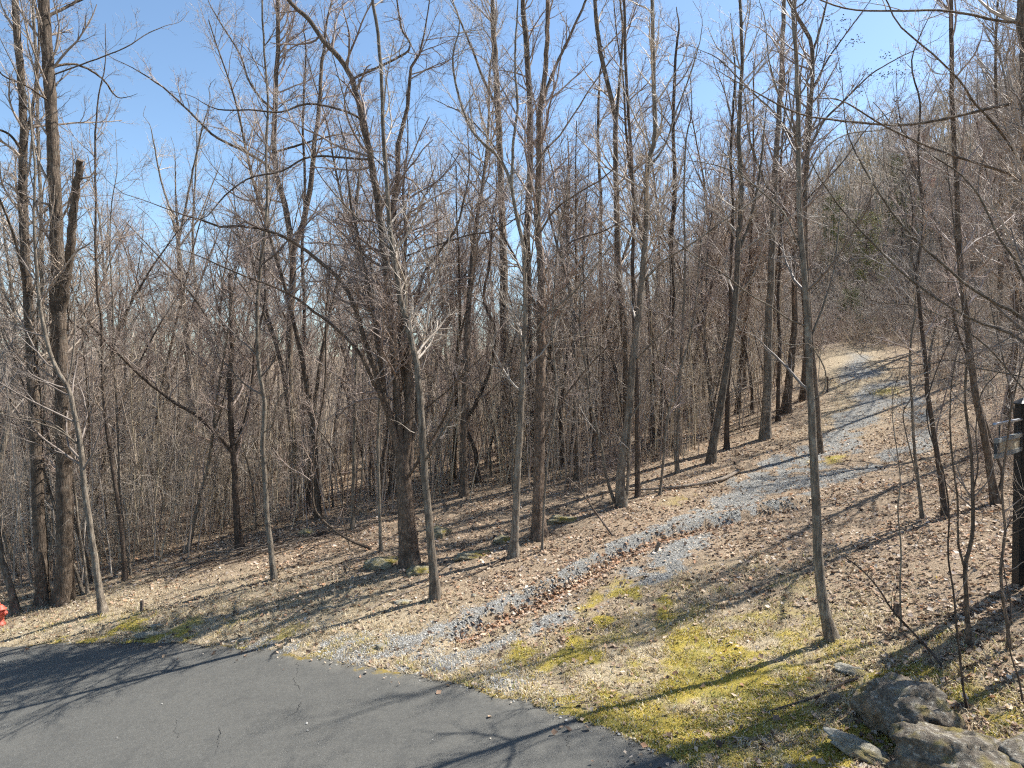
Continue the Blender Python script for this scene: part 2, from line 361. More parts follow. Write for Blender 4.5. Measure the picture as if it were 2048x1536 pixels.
def rockmat(name, c0, c1, c2, moss=(.20, .16, .035), mossamt=.5):
    m, nt, b = mat(name); tc = nn(nt, 'ShaderNodeTexCoord'); n1 = noise(nt, tc.outputs['Object'], 5, 8, .7); n2 = noise(nt, tc.outputs['Object'], 24, 5, .75); n3 = noise(nt, tc.outputs['Object'], 2.0, 5, .6)
    c = ramp(nt, n1, [(.30, c0), (.48, c1), (.66, c2)])
    c = mix(nt, .35, c, ramp(nt, n2, [(.3, (.16, .14, .12)), (.7, (.62, .59, .53))]), 'OVERLAY')
    v = nn(nt, 'ShaderNodeTexVoronoi', feature='DISTANCE_TO_EDGE'); v.inputs['Scale'].default_value = 2.6; wv = nn(nt, 'ShaderNodeMix', data_type='RGBA'); wv.inputs[0].default_value = .25; nt.links.new(tc.outputs['Object'], wv.inputs[6]); n9 = nn(nt, 'ShaderNodeTexNoise'); n9.inputs['Scale'].default_value = 3; nt.links.new(tc.outputs['Object'], n9.inputs['Vector']); nt.links.new(n9.outputs['Color'], wv.inputs[7]); nt.links.new(wv.outputs[2], v.inputs['Vector'])
    c = mix(nt, ramp(nt, v.outputs['Distance'], [(0, (.5,) * 3), (.02, (0, 0, 0))]), c, (.06, .05, .04))
    n5 = noise(nt, tc.outputs['Object'], 10, 7, .75); c = mix(nt, ramp(nt, n5, [(.55, (0, 0, 0)), (.66, (.75,) * 3)]), c, (.50, .47, .39)); n6 = noise(nt, tc.outputs['Object'], 1.7, 4, .6); c = mix(nt, ramp(nt, n6, [(.52, (0, 0, 0)), (.68, (.65,) * 3)]), c, (.24, .155, .085))
    geo = nn(nt, 'ShaderNodeNewGeometry'); sx = nn(nt, 'ShaderNodeSeparateXYZ'); nt.links.new(geo.outputs['Normal'], sx.inputs[0])
    f = math_n(nt, 'MULTIPLY', ramp(nt, n3, [(.55 - .12 * mossamt, (0, 0, 0)), (.63, (1, 1, 1))]), ramp(nt, sx.outputs[2], [(.25, (0, 0, 0)), (.7, (mossamt + .3,) * 3)]))
    c = mix(nt, f, c, ramp(nt, n2, [(.3, tuple(q * .5 for q in moss)), (.7, tuple(q * 1.5 for q in moss))]))
    nt.links.new(c, b.inputs['Base Color']); b.inputs['Roughness'].default_value = .9; b.inputs['Specular IOR Level'].default_value = .25
    bump(nt, b, mix(nt, .45, n5, n2), 1.0, .09)
    return m
M['rock'] = rockmat('rock', (.07, .055, .042), (.175, .15, .118), (.33, .30, .25), mossamt=.45)
M['rock_mossy'] = rockmat('rock_mossy', (.17, .145, .095), (.29, .26, .18), (.40, .37, .27), mossamt=.9)
M['rock_slab'] = rockmat('rock_slab', (.17, .155, .125), (.29, .275, .225), (.43, .41, .345), mossamt=.35)

# ground material: vertex zones (what lies there) mixed with fine noise
def ground_mat():
    m, nt, b = mat('forest_ground'); a = nn(nt, 'ShaderNodeAttribute', attribute_name='zone'); s = nn(nt, 'ShaderNodeSeparateColor'); nt.links.new(a.outputs['Color'], s.inputs[0])
    tc = nn(nt, 'ShaderNodeTexCoord'); P = tc.outputs['Object']
    f1 = noise(nt, P, 26, 6, .75); f2 = noise(nt, P, 7, 5, .65); f3 = noise(nt, P, 60, 4, .7); f4 = noise(nt, P, 1.2, 4, .6)
    leafc = ramp(nt, f1, [(.28, (.05, .034, .024)), (.43, (.19, .135, .088)), (.56, (.34, .26, .18)), (.72, (.52, .42, .31))])
    dryc = ramp(nt, f3, [(.28, (.12, .09, .055)), (.46, (.37, .30, .19)), (.68, (.60, .52, .37))])
    mossc = ramp(nt, f3, [(.28, (.10, .078, .018)), (.46, (.31, .235, .035)), (.58, (.43, .33, .055)), (.74, (.56, .46, .18))])
    mossc = mix(nt, ramp(nt, f4, [(.45, (0, 0, 0)), (.62, (.5,) * 3)]), mossc, ramp(nt, f1, [(.3, (.10, .105, .03)), (.7, (.30, .28, .10))]))
    vor = nn(nt, 'ShaderNodeTexVoronoi'); vor.inputs['Scale'].default_value = 34; nt.links.new(P, vor.inputs['Vector'])
    gr = nn(nt, 'ShaderNodeSeparateColor'); nt.links.new(vor.outputs['Color'], gr.inputs[0])
    gravc = ramp(nt, gr.outputs[0], [(0, (.14, .136, .125)), (.5, (.27, .264, .243)), (1, (.42, .41, .38))])
    gravc = mix(nt, ramp(nt, vor.outputs['Distance'], [(.3, (0, 0, 0)), (.75, (.6,) * 3)]), gravc, (.10, .095, .085))
    gravc = mix(nt, ramp(nt, f2, [(.52, (0, 0, 0)), (.68, (.8,) * 3)]), gravc, (.27, .22, .15))
    c = mix(nt, math_n(nt, 'MULTIPLY', s.outputs[2], ramp(nt, f2, [(.3, (.4,) * 3), (.6, (1, 1, 1))])), leafc, dryc)
    e = lambda ch, n: ramp(nt, math_n(nt, 'ADD', ch, math_n(nt, 'MULTIPLY', math_n(nt, 'SUBTRACT', n, .5), .9)), [(.36, (0, 0, 0)), (.60, (1, 1, 1))])
    c = mix(nt, e(s.outputs[0], f1), c, gravc)
    es = ramp(nt, math_n(nt, 'ADD', s.outputs[1], math_n(nt, 'MULTIPLY', math_n(nt, 'SUBTRACT', f1, .5), 1.6)), [(.22, (0, 0, 0)), (.85, (.95,) * 3)])
    c = mix(nt, es, c, mossc)
    nt.links.new(c, b.inputs['Base Color']); b.inputs['Roughness'].default_value = .95; b.inputs['Specular IOR Level'].default_value = .15
    bump(nt, b, mix(nt, .5, f1, f3), 1.0, .05)
    return m
M['ground'] = ground_mat()
def asphalt_mat():
    m, nt, b = mat('asphalt'); tc = nn(nt, 'ShaderNodeTexCoord'); P = tc.outputs['Object']
    f1 = noise(nt, P, 130, 3, .7); f2 = noise(nt, P, .55, 5, .6); f3 = noise(nt, P, 9, 5, .6); f5 = noise(nt, P, 420, 2, .6)
    f6 = noise(nt, P, 38, 3, .8)
    c = ramp(nt, f6, [(.25, (.042, .041, .036)), (.5, (.092, .089, .079)), (.62, (.112, .108, .096)), (.78, (.20, .193, .172))])
    c = mix(nt, ramp(nt, f2, [(.3, (0, 0, 0)), (.7, (.40,) * 3)]), c, (.122, .117, .102))
    c = mix(nt, ramp(nt, f3, [(.45, (0, 0, 0)), (.8, (.45,) * 3)]), c, (.050, .051, .048))
    f9 = noise(nt, P, 1.6, 7, .75); c = mix(nt, ramp(nt, f9, [(.50, (0, 0, 0)), (.64, (.5,) * 3)]), c, (.062, .061, .056)); c = mix(nt, ramp(nt, noise(nt, P, 75, 2, .5), [(.66, (0, 0, 0)), (.72, (.7,) * 3)]), c, (.30, .29, .265))
    a = nn(nt, 'ShaderNodeAttribute', attribute_name='edge'); s = nn(nt, 'ShaderNodeSeparateColor'); nt.links.new(a.outputs['Color'], s.inputs[0])
    f4 = noise(nt, P, 1.1, 7, .7)
    mo = ramp(nt, math_n(nt, 'MULTIPLY', s.outputs[0], f4), [(.47, (0, 0, 0)), (.56, (.8,) * 3)])
    c = mix(nt, mo, c, ramp(nt, f1, [(.3, (.10, .075, .012)), (.7, (.30, .21, .03))]))
    nt.links.new(c, b.inputs['Base Color']); b.inputs['Roughness'].default_value = .85; b.inputs['Specular IOR Level'].default_value = .3
    bump(nt, b, mix(nt, .5, f1, f5), .55, .008)
    return m
M['asphalt'] = asphalt_mat()
M['leaf'] = attrmat('dead_leaf', 'col', .7, trans=.25)
M['grass'] = attrmat('grass_blade', 'col', .7, trans=.25)
M['pebble'] = attrmat('gravel_stone', 'col', .85)
M['black_paint'] = flat('black_paint', (.016, .015, .014), .55, .3, 12, .002)
M['weathered_board'] = flat('weathered_board', (.28, .225, .145), .8, .22, 14, .003)
M['grey_frame'] = flat('grey_frame', (.16, .165, .155), .75, .3, 14, .002)
M['dark_frame'] = flat('dark_frame', (.025, .025, .026), .6, .3, 10)
M['bright_metal'] = flat('bright_metal', (.42, .43, .45), .35, .2, 20, 0, .85)
M['lettering'] = flat('lettering', (.42, .37, .27), .8, .2, 14)
M['hydrant_red'] = flat('hydrant_red', (.52, .10, .060), .55, .25, 9, .002)
M['crack'] = flat('crack', (.018, .018, .017), .95)
M['deadwood'] = bark('deadwood', (.12, .09, .068), (.22, .175, .135), (.36, .30, .24), .1, 10)
M['deadwood_dark'] = bark('deadwood_dark', (.05, .036, .028), (.12, .09, .07), (.21, .165, .13), .1, 10)
M['needle'] = attrmat('pine_needle', 'col', .7, trans=.2)

# ------------------------------------------------------------------ ground sheet
def lines(lo, hi, step, far, growth=1.16):
    a = list(np.arange(lo, hi + 1e-6, step)); s = step
    while a[-1] < far: s *= growth; a.append(a[-1] + s)
    s = step; b = [lo]
    while b[-1] > -far: s *= growth; b.append(b[-1] - s)
    return np.array(sorted(b[1:]) + a)
gx = lines(-13, 13, .105, 7000); gy = lines(9.5, 30, .105, 7000, 1.13); gy = gy[gy > -300]
GX, GY = np.meshgrid(gx, gy)
GZ = height(GX, GY)
g_, m_, d_, l_, sd_, rut_ = zones(GX.ravel(), GY.ravel())
nearw = 1 - sstep(50, 80, np.hypot(GX.ravel(), GY.ravel()))
zone = np.stack([g_ * nearw, m_ * nearw, np.clip(d_, 0, 1) * nearw], 1)
zz = GZ.ravel() + 0.06 * m_ * nearw * fbm(GX.ravel(), GY.ravel(), .30, 41, 2)
ny, nx = GX.shape; ii = (np.arange(ny - 1)[:, None] * nx + np.arange(nx - 1)[None]).ravel()
gm = mesh_np('ground', np.stack([GX.ravel(), GY.ravel(), zz], 1), np.stack([ii, ii + 1, ii + nx + 1, ii + nx], 1), M['ground'], True, {'zone': zone})
ground = tag(link('ground', gm), kind='structure')
GRID.update(x=gx, y=gy, z=zz.reshape(GX.shape), g=g_.reshape(GX.shape), m=m_.reshape(GX.shape), d=d_.reshape(GX.shape), l=l_.reshape(GX.shape), sd=sd_.reshape(GX.shape), rut=rut_.reshape(GX.shape))

# ------------------------------------------------------------------ asphalt turning circle
S_ = len(EDGE); R_ = 14
bx_ = np.linspace(-34, 5.6, S_); tt = np.linspace(0, 1, R_) ** 1.6
AX = EDGE[None, :, 0] * (1 - tt[:, None]) + bx_[None] * tt[:, None]; AY = EDGE[None, :, 1] * (1 - tt[:, None]) + np.full(S_, -14.)[None] * tt[:, None]
AZ = SLOPE * np.maximum(AX, -22) + 0.012 + (fbm(AX, AY, 2.5, 5) - .5) * .03
AV = np.stack([AX, AY, AZ], -1); sk = AV[0].copy(); sk[:, 2] -= .09
V = np.concatenate([sk, AV.reshape(-1, 3)]); n = S_; ii = (np.arange(R_)[:, None] * n + np.arange(n - 1)[None]).ravel()
dE = np.concatenate([np.zeros(n), np.abs(inside_edge(AX.ravel(), AY.ravel()))])
ed = np.stack([np.exp(-dE / .8)] * 3, 1)
road = tag(link('asphalt_road', mesh_np('asphalt_road', V, np.stack([ii, ii + n, ii + n + 1, ii + 1], 1), M['asphalt'], True, {'edge': ed})), kind='structure')
def ribbon(pts, w0, rng, jit):
    P = crom(pts, 6 * len(pts)); n = len(P); T = np.gradient(P, axis=0); Nn = np.stack([-T[:, 1], T[:, 0]], 1); Nn /= np.linalg.norm(Nn, axis=1, keepdims=True)
    w = w0 * (.35 + rng.random(n)) * np.minimum(1, np.minimum(np.arange(n), np.arange(n)[::-1]) / 2 + .1)
    P = P + Nn * ((rng.random(n) - .5) * jit)[:, None]
    A = P + Nn * w[:, None]; B = P - Nn * w[:, None]; X = np.concatenate([A, B])
    Z = SLOPE * np.maximum(X[:, 0], -22) + 0.016 + (fbm(X[:, 0], X[:, 1], 2.5, 5) - .5) * .03
    i = np.arange(n - 1)
    return np.column_stack([X, Z]), np.stack([i, i + n, i + n + 1, i + 1], 1)
def road_pt(px, py):
    r = ray(px, py); t = CAM_H / (-(r[2]) + SLOPE * r[0]); return (r[0] * t, r[1] * t)
crng = np.random.default_rng(5)
for c in [[(592, 1325), (596, 1345), (588, 1362), (601, 1380)], [(603, 1405), (590, 1425), (565, 1440)],
          [(354, 1440), (352, 1460), (356, 1478)], [(440, 1455), (436, 1480), (432, 1510)], [(1137, 1470), (1136, 1485), (1139, 1500)]]:
    V, F = ribbon([road_pt(*p) for p in c], .0065, crng, .09); link('crack', mesh_np('crack', V, F, M['crack']), road)

# ------------------------------------------------------------------ trees
def resample_r(r, K): return np.interp(np.linspace(0, 1, K), np.linspace(0, 1, len(r)), r)
TRI = [0]
def crown_from(P, R, H, rng, n1=22, t0=.25, len1=.16, up=.10, ang=(35, 65), wig=.10, n2=7, n3=8, rt=.0047, l2=.42, l3=.40, K1=9, lim_only=None):
    """side branches, branchlets and twigs on the axes P"""
    bag = Bag(); L = np.linalg.norm(np.diff(P, axis=1), axis=2).sum(1)
    cnt = np.maximum(2, np.round(1.0 * n1 * L / L.max())).astype(int)
    lb = np.clip(L * len1 * 1.25, .5, 4.5)
    p1, r1 = grow(P, R, cnt, t0, .98, lb, .55, ang, K1, up, wig, .5, rt * 1.3, .05, rng)
    p1b, r1b = grow(P, R, np.maximum(1, cnt // 2), max(.15, t0 * .7), 1.0, lb * .35, .3, (40, 85), 6, up, wig * 1.5, .3, rt, .012, rng)
    pl = lambda p: np.linalg.norm(np.diff(p, axis=1), axis=2).sum(1)
    c2 = np.round(n2 * np.clip(pl(p1) / 1.5, .25, 1.5)).astype(int)
    p2, r2 = grow(p1, r1, c2, .18, 1.0, np.linalg.norm(np.diff(p1, axis=1), axis=2).sum(1) * l2, .45, (28, 60), 5, up * .8, wig * 1.3, .62, rt, .02, rng)
    c3 = np.maximum(1, np.round(n3 * np.clip(pl(p2) / .75, .2, 1.4))).astype(int)
    p3, r3 = grow(p2, r2, c3, .15, 1.0, np.clip(np.linalg.norm(np.diff(p2, axis=1), axis=2).sum(1) * l3 * 1.4, .22, 1.0), .3, (22, 55), 3, up * .7, wig * 1.4, .7, rt * .72, rt * 1.1, rng)
    p4, r4 = grow(p1b, r1b, np.full(len(p1b), 3), .2, 1, .5, .3, (25, 60), 3, up, wig, .7, rt * .72, rt, rng)
    for p, r, s in ((p1, r1, 5), (p1b, r1b, 3), (p2, r2, 3), (p3, r3, 3), (p4, r4, 3)):
        if len(p): bag.add(*tubes(p, r, s))
    return bag, (p1, p2, p3)
def axis_px(pts, d0, base, lean=0.0, n=40):
    """traced pixel line at distance d0 -> world points (base replaced by the ground point)"""
    out = []
    for k, q in enumerate(pts):
        out.append(unp(q[0], q[1], d0 + (q[2] if len(q) > 2 else 0) + lean * k / max(1, len(pts) - 1)))
    return out
HEROES = []
SHORT = {}
def short(label, t): SHORT[label] = t
def hero(name, label, cat, trunk, w0, w1, limbs=(), bark='bark_grey', twig='twig_grey', group=None, seed=0, ext=4.5, sides=9, ridges=0.0, lean=0.0, depth=None, cut=False, **kw):
    rng = np.random.default_rng(100 + seed + int(trunk[0][0]))
    g = hit(*trunk[0][:2]) if depth is None else unp(trunk[0][0], trunk[0][1], depth)
    d0 = g[1]; W = axis_px(trunk, d0, g, lean); W[0] = g
    top = W[-1]
    if not cut:
        if trunk[-1][1] > 60: ext = min(ext, 2.6)
        dv = unit(W[-1] - W[-2]); dv = unit(dv + np.array([0, 0, .5])); W.append(top + dv * ext * .5 + rng.normal(size=3) * .15); W.append(top + dv * ext + rng.normal(size=3) * .3 + np.array([0, 0, .3])); wend = w1 * .3
    else: wend = w1
    if depth is None: W.insert(0, g - (W[1] - g) / (np.linalg.norm(W[1] - g) + 1e-9) * .3)
    K = 48 if sides < 16 else 90
    A = crom(W, K); flare = kw.pop('flare', .55); pxm = .9 * d0 / FPX / 2; wprof = kw.pop('wprof', None)
    s = np.linspace(0, 1, K); R = pxm * (w1 + (w0 * .92 - w1) * np.maximum(0, 1 - s / .8) ** 1.25) ; R = np.where(s > .8, pxm * (w1 + (wend - w1) * (s - .8) / .2), R)
    if wprof: R = pxm * np.interp(s, [q[0] for q in wprof], [q[1] for q in wprof])
    hgt = A[:, 2] - g[2]; R = R * (1 + flare * np.exp(-np.maximum(hgt, 0) / (2.2 * R[0] + .06)))
    A[1:-1] += rng.normal(size=(K - 2, 3)) * R[0] * .04
    root = empty(name, g); tag(root, label, cat, group)
    loc = g
    tb = Bag(); V, F = tubes((A - loc)[None], R[None], sides, ridges, seed, .22 * np.exp(-np.maximum(hgt, 0) / (2.0 * R[0] + .04))); tb.add(V, F)
    if cut:
        tb.add(np.vstack([V[-sides:], (A[-1] - loc)[None]]), np.array([[i, (i + 1) % sides, sides] for i in range(sides)]))
    KA = 40; axes = [crom(A, KA)]; rad = [resample_r(R, KA)]
    for lm in limbs:
        pts, a, b = lm[0], lm[1] * (.85 if lm[1] < 14 else 1), lm[2] * .85; ld = lm[3] if len(lm) > 3 else 0.0
        q = [unp(x, y, d0 + ld * k / (len(pts) - 1)) for k, (x, y) in enumerate(pts)]
        if depth is None or len(lm) < 5:                                # start the limb inside the trunk
            j = np.argmin(((A - q[0]) ** 2).sum(1)); q[0] = A[j]
        sawn = a > 18 and b > 10 and len(pts) == 6
        if not sawn:
            dv = unit(q[-1] - q[-2]); e1 = q[-1] + unit(dv + rng.normal(size=3) * .25 + np.array([0, 0, .15])) * .8; q += [e1, e1 + unit(dv + rng.normal(size=3) * .4 + np.array([0, 0, .25])) * .8]
        LA = crom(q, 28); tl = np.linspace(0, 1, 28); LR = pxm * (a + (b - a) * tl) if sawn else pxm * np.maximum(.9, (a + (b - a) * np.minimum(1, tl / .85)) * np.where(tl > .7, 1 - .8 * (tl - .7) / .3, 1)); LA[1:] += rng.normal(size=(27, 3)) * pxm * a * .12
        LV, LF = tubes((LA - loc)[None], LR[None], 6 if a < 12 else 9); tb.add(LV, LF)
        if sawn: tb.add(np.vstack([LV[-9:], (LA[-1] - loc)[None]]), np.array([[i, (i + 1) % 9, 9] for i in range(9)]))
        axes.append(crom(LA, KA)); rad.append(resample_r(LR, KA))
    link('trunk', tb.mesh('trunk', M[bark]), root)
    if kw.get('n1', 1) > 0:
        bag, _ = crown_from(np.array(axes) - loc, np.array(rad), 0, rng, **kw)
        link('crown', bag.mesh('crown', M[twig]), root)
    HEROES.append((g[0], g[1]))
    return root

# big pair at the left edge
hero('bare_tree', 'tall dark brown trunk nearest the red hydrant, left one of the big pair', 'tree',
     [(87, 1208), (81, 1100), (75, 975), (69, 850), (62, 683), (54, 560), (48, 450), (46, 330), (48, 270), (42, 150), (34, 60), (30, 0)], 30, 14,
     [([(56, 600), (40, 520), (22, 455), (0, 400)], 9, 4, -2), ([(50, 300), (62, 230), (74, 150), (78, 60), (70, 0)], 8, 4, 1), ([(47, 300), (20, 270), (-10, 255)], 7, 3, -1)],
     'bark_brown', 'twig_brown', seed=1, sides=20, ridges=.05, n1=30, t0=.25, len1=.15, flare=.2)
hero('bare_tree', 'thickest trunk at the left with a sawn-off side limb, sunlit on its right', 'tree',
     [(127, 1204), (129, 1090), (129, 975), (125, 808), (121, 700), (116, 600), (113, 450), (108, 350), (104, 250), (99, 170), (93, 80), (88, 0)], 38, 22,
     [([(122, 640), (132, 560), (142, 490), (147, 420), (156, 355), (161, 318)], 22, 16, -1), ([(98, 32), (125, 18), (170, -4)], 9, 5, 1), ([(106, 130), (135, 128), (168, 134), (205, 158)], 7, 4, 1.5), ([(196, 148), (240, 100), (290, 70), (330, 52)], 4, 2, 1.5), ([(104, 210), (80, 190), (50, 170)], 6, 3, -1)],
     'bark_brown', 'twig_brown', seed=2, sides=20, ridges=.05, n1=30, t0=.3, len1=.15, flare=.25)
hero('sapling', 'smooth grey sapling bending left, standing alone in front of the big left pair', 'sapling',
     [(206, 1226), (183, 1079), (169, 975), (160, 883), (146, 817), (137, 775), (110, 733), (90, 667), (79, 600), (72, 520), (68, 430), (70, 340), (62, 250)], 17, 5,
     [([(160, 883), (120, 862), (83, 848), (40, 838), (0, 827)], 5, 3, -1.5), ([(160, 880), (110, 850), (60, 836), (5, 822)], 4, 2, -1), ([(140, 780), (143, 730), (150, 660), (148, 600)], 5, 2, .5)],
     'bark_grey', 'twig_pale', seed=3, n1=22, t0=.25, len1=.15)
hero('sapling', 'thin brown stem leaning left across the foot of the big left trunks', 'sapling', [(166, 1188), (145, 1120), (129, 1079), (104, 996), (87, 933), (84, 860), (80, 780), (74, 700), (76, 600)], 8, 3, bark='bark_grey', twig='twig_grey', seed=4, n1=14, len1=.16)
hero('sapling', 'pale wavy stem just right of the big left trunks', 'sapling', [(175, 1188), (170, 1130), (158, 1060), (150, 985), (140, 920), (134, 850), (138, 780), (132, 700), (140, 620)], 7, 3, bark='bark_grey', twig='twig_pale', seed=5, n1=14, len1=.16)
hero('bare_tree', 'leaning trunk right behind the red hydrant at the left edge', 'tree', [(33, 1226), (22, 1180), (8, 1133), (-6, 1060), (-16, 960), (-20, 820), (-15, 650), (-24, 480), (-30, 300)], 16, 7, [([(2, 1100), (-20, 1060), (-60, 1030)], 4, 2)], 'bark_grey', 'twig_grey', seed=6, n1=18, len1=.15)
hero('bare_tree', 'narrow trunk half hidden between the big left pair', 'tree', [(99, 1150), (98, 1080), (94, 960), (90, 830), (88, 690), (84, 560), (82, 420), (76, 280), (74, 150), (66, 0)], 13, 6, bark='bark_grey', twig='twig_brown', seed=7, n1=18, t0=.35, len1=.13)
hero('bare_tree', 'dark crooked tree with a slim straight stem beside it, right of the grey bending sapling', 'tree',
     [(250, 1162), (246, 1090), (237, 1017), (229, 960), (221, 912), (212, 850), (207, 790), (204, 720), (203, 642), (196, 600), (191, 500), (192, 400), (190, 300), (196, 200)], 11, 4,
     [([(205, 730), (190, 690), (165, 660), (140, 640), (132, 600)], 5, 2, -1), ([(206, 740), (230, 690), (240, 600), (238, 520)], 4, 2, 1)], 'bark_dark', 'twig_brown', seed=8, n1=22, len1=.14)
hero('sapling', 'slim straight stem hugging the dark crooked tree at the left', 'sapling', [(262, 1150), (240, 1000), (237, 900), (233, 808), (227, 704), (226, 620), (220, 500), (224, 400)], 6, 2.5, bark='bark_grey', twig='twig_grey', seed=9, n1=14, len1=.15)
hero('broken_tree', 'dark vine-hung tree with snapped-off top and a long limb sweeping left', 'tree',
     [(479, 1097), (473, 1037), (469, 954), (467, 917), (462, 850), (460, 767), (463, 690), (462, 600), (460, 546)], 17, 10,
     [([(468, 914), (446, 879), (400, 837), (354, 808), (300, 767), (267, 737), (233, 704), (179, 646), (140, 570)], 10, 4, -2.5), ([(474, 905), (492, 833), (504, 767), (512, 683), (530, 600), (528, 500), (540, 400)], 9, 4, 1.0)],
     'bark_dark', 'twig_red', seed=10, cut=True, n1=26, len1=.2, wig=.16)
hero('sapling', 'straight pale sapling with clean trunk beside the brush pile', 'sapling',
     [(548, 1159), (540, 1090), (533, 1017), (528, 933), (525, 883), (529, 808), (521, 758), (515, 704), (515, 600), (520, 540), (530, 464), (534, 383), (532, 300), (536, 200), (528, 100), (524, 0)], 14, 4,
     [([(516, 712), (495, 680), (470, 640), (450, 600), (440, 540)], 4, 2, -1), ([(526, 880), (545, 850), (556, 800)], 4, 2, -1)], 'bark_grey', 'twig_pale', seed=11, n1=26, t0=.25, len1=.12)
hero('bare_tree', 'tall forked tree with mottled bark behind the pale straight sapling', 'tree',
     [(592, 1012), (590, 996), (587, 871), (579, 787), (579, 704), (583, 600), (585, 525), (579, 464), (568, 404), (552, 343), (548, 283), (550, 218), (552, 161), (556, 101), (556, 0)], 22, 9,
     [([(588, 500), (595, 476), (609, 436), (619, 383), (627, 303), (637, 222), (643, 141), (651, 60), (667, -10)], 14, 7, 1), ([(552, 343), (530, 327), (490, 303), (433, 275), (397, 242), (340, 186), (300, 157), (255, 130)], 8, 3, -3),
      ([(549, 225), (520, 195), (497, 160), (480, 110), (450, 60), (420, 10)], 7, 3, -1), ([(568, 404), (530, 398), (490, 400), (455, 380)], 5, 2, -2), ([(627, 303), (650, 275), (690, 268), (730, 272)], 6, 3, 2)],
     'bark_brown', 'twig_red', seed=12, sides=14, ridges=.04, n1=40, t0=.3, len1=.19, n2=8, n3=8)
hero('bare_tree', 'plain dark trunk just right of the tall forked mottled tree', 'tree', [(612, 985), (610, 930), (608, 850), (606, 765), (608, 683), (608, 600), (604, 500), (610, 380), (606, 250), (612, 100)], 12, 5, bark='bark_dark', twig='twig_brown', seed=13, n1=20, t0=.35, len1=.12)
hero('bare_tree', 'pale distant tree with a fan-shaped crown between the left pair and the broken tree', 'tree',
     [(388, 985), (384, 880), (378, 740), (370, 640), (362, 560), (356, 480)], 20, 12,
     [([(356, 485), (340, 420), (322, 360), (310, 300), (300, 250)], 7, 3, 1), ([(357, 480), (372, 410), (386, 340), (404, 260), (420, 200)], 7, 3, -1), ([(358, 500), (395, 440), (420, 380), (440, 330)], 5, 2, 2), ([(356, 490), (352, 400), (350, 320)], 6, 2, -2)],
     'bark_grey', 'twig_grey', seed=14, n1=14, t0=.5, len1=.2)
hero('bare_tree', 'slim distant trunk beside the pale fan-crowned tree', 'tree', [(412, 970), (410, 860), (404, 740), (396, 620), (386, 500), (388, 400), (394, 300)], 14, 4, bark='bark_grey', twig='twig_grey', seed=15, n1=16, t0=.35, len1=.16)
hero('arching_vine', 'thin vine stem arching up left of the big shaggy clump', 'vine', [(742, 1098), (683, 1071), (633, 1025), (625, 975), (627, 912), (637, 850), (650, 767), (652, 642), (660, 540)], 6, 3, [([(636, 852), (660, 890), (684, 960), (686, 1030), (700, 1100)], 4, 3, .5)], 'bark_brown', 'twig_red', seed=16, n1=12, len1=.1)
hero('sapling', 'double slim stem rising from the rocks left of the shaggy clump', 'sapling', [(704, 1060), (707, 970), (708, 892), (710, 800), (712, 725), (716, 600), (712, 480), (718, 350)], 10, 4, [([(706, 1040), (722, 980), (726, 890), (726, 760), (732, 640)], 6, 3, .4)], 'bark_grey', 'twig_red', seed=17, n1=18, len1=.13)
hero('sapling', 'thin stem directly left of the shaggy clump base', 'sapling', [(762, 1102), (758, 1000), (756, 892), (758, 800), (752, 700), (748, 600), (740, 500)], 9, 4, bark='bark_grey', twig='twig_red', seed=18, n1=14, len1=.14)
# the big shaggy clump
hero('shaggy_tree', 'big shaggy-barked multi-stemmed tree on the mossy rocks, centre of the wood edge', 'tree',
     [(822, 1130), (815, 1050), (809, 980), (803, 900), (797, 820), (788, 720), (779, 620), (776, 565), (764, 464), (748, 363), (736, 290), (724, 242), (708, 170), (683, 121), (647, 81), (615, 36), (582, 4)], 44, 10,
     [([(806, 930), (818, 860), (820, 780), (815, 700), (797, 560), (786, 436), (796, 323), (800, 275), (813, 222), (819, 161), (825, 129), (845, 89), (859, 0), (864, -40)], 22, 6, 1.0),
      ([(822, 140), (817, 101), (804, 60), (794, 0), (788, -40)], 7, 4, .6),
      ([(806, 940), (785, 850), (760, 770), (735, 700), (696, 581), (651, 533), (607, 496), (566, 472), (526, 458), (486, 452), (453, 456), (429, 448), (393, 438), (356, 426), (300, 405), (240, 385)], 15, 3, -2.5),
      ([(800, 900), (775, 830), (750, 770), (715, 700), (670, 655), (625, 620), (585, 592), (540, 570), (500, 556), (455, 538), (400, 512), (340, 490)], 12, 2.5, -3.5),
      ([(815, 920), (830, 860), (835, 760), (822, 650), (835, 590), (850, 540), (890, 490), (915, 450), (930, 390), (940, 340), (936, 280)], 13, 5, 1.5),
      ([(893, 488), (930, 472), (970, 466), (1010, 452), (1040, 430), (1080, 410)], 5, 3, 1.5),
      ([(737, 323), (683, 315), (640, 312), (603, 319), (562, 343), (502, 355), (453, 388), (409, 436)], 6, 3, -2),
      ([(726, 245), (700, 226), (643, 210), (603, 210), (562, 224), (502, 220), (433, 218)], 6, 3, -1.5),
      ([(808, 990), (795, 900), (772, 800), (758, 700), (742, 600), (722, 500), (700, 400), (690, 300)], 16, 5, -.6), ([(812, 1000), (822, 900), (812, 790), (800, 690), (806, 590), (812, 480), (806, 380), (816, 280), (812, 180)], 14, 4, .8), ([(812, 960), (850, 900), (880, 850), (905, 800)], 8, 4, -1.5), ([(845, 850), (885, 790), (930, 745)], 5, 3, -1)],
     'bark_shaggy', 'twig_red', seed=20, sides=24, ridges=.075, n1=42, t0=.22, len1=.17, wig=.13, n2=7, n3=7, flare=.2, up=.04, ang=(45, 80), wprof=[(0, 40), (.10, 36), (.15, 28), (.19, 17), (.45, 16), (.75, 10), (.9, 6.5), (1, 2.5)])
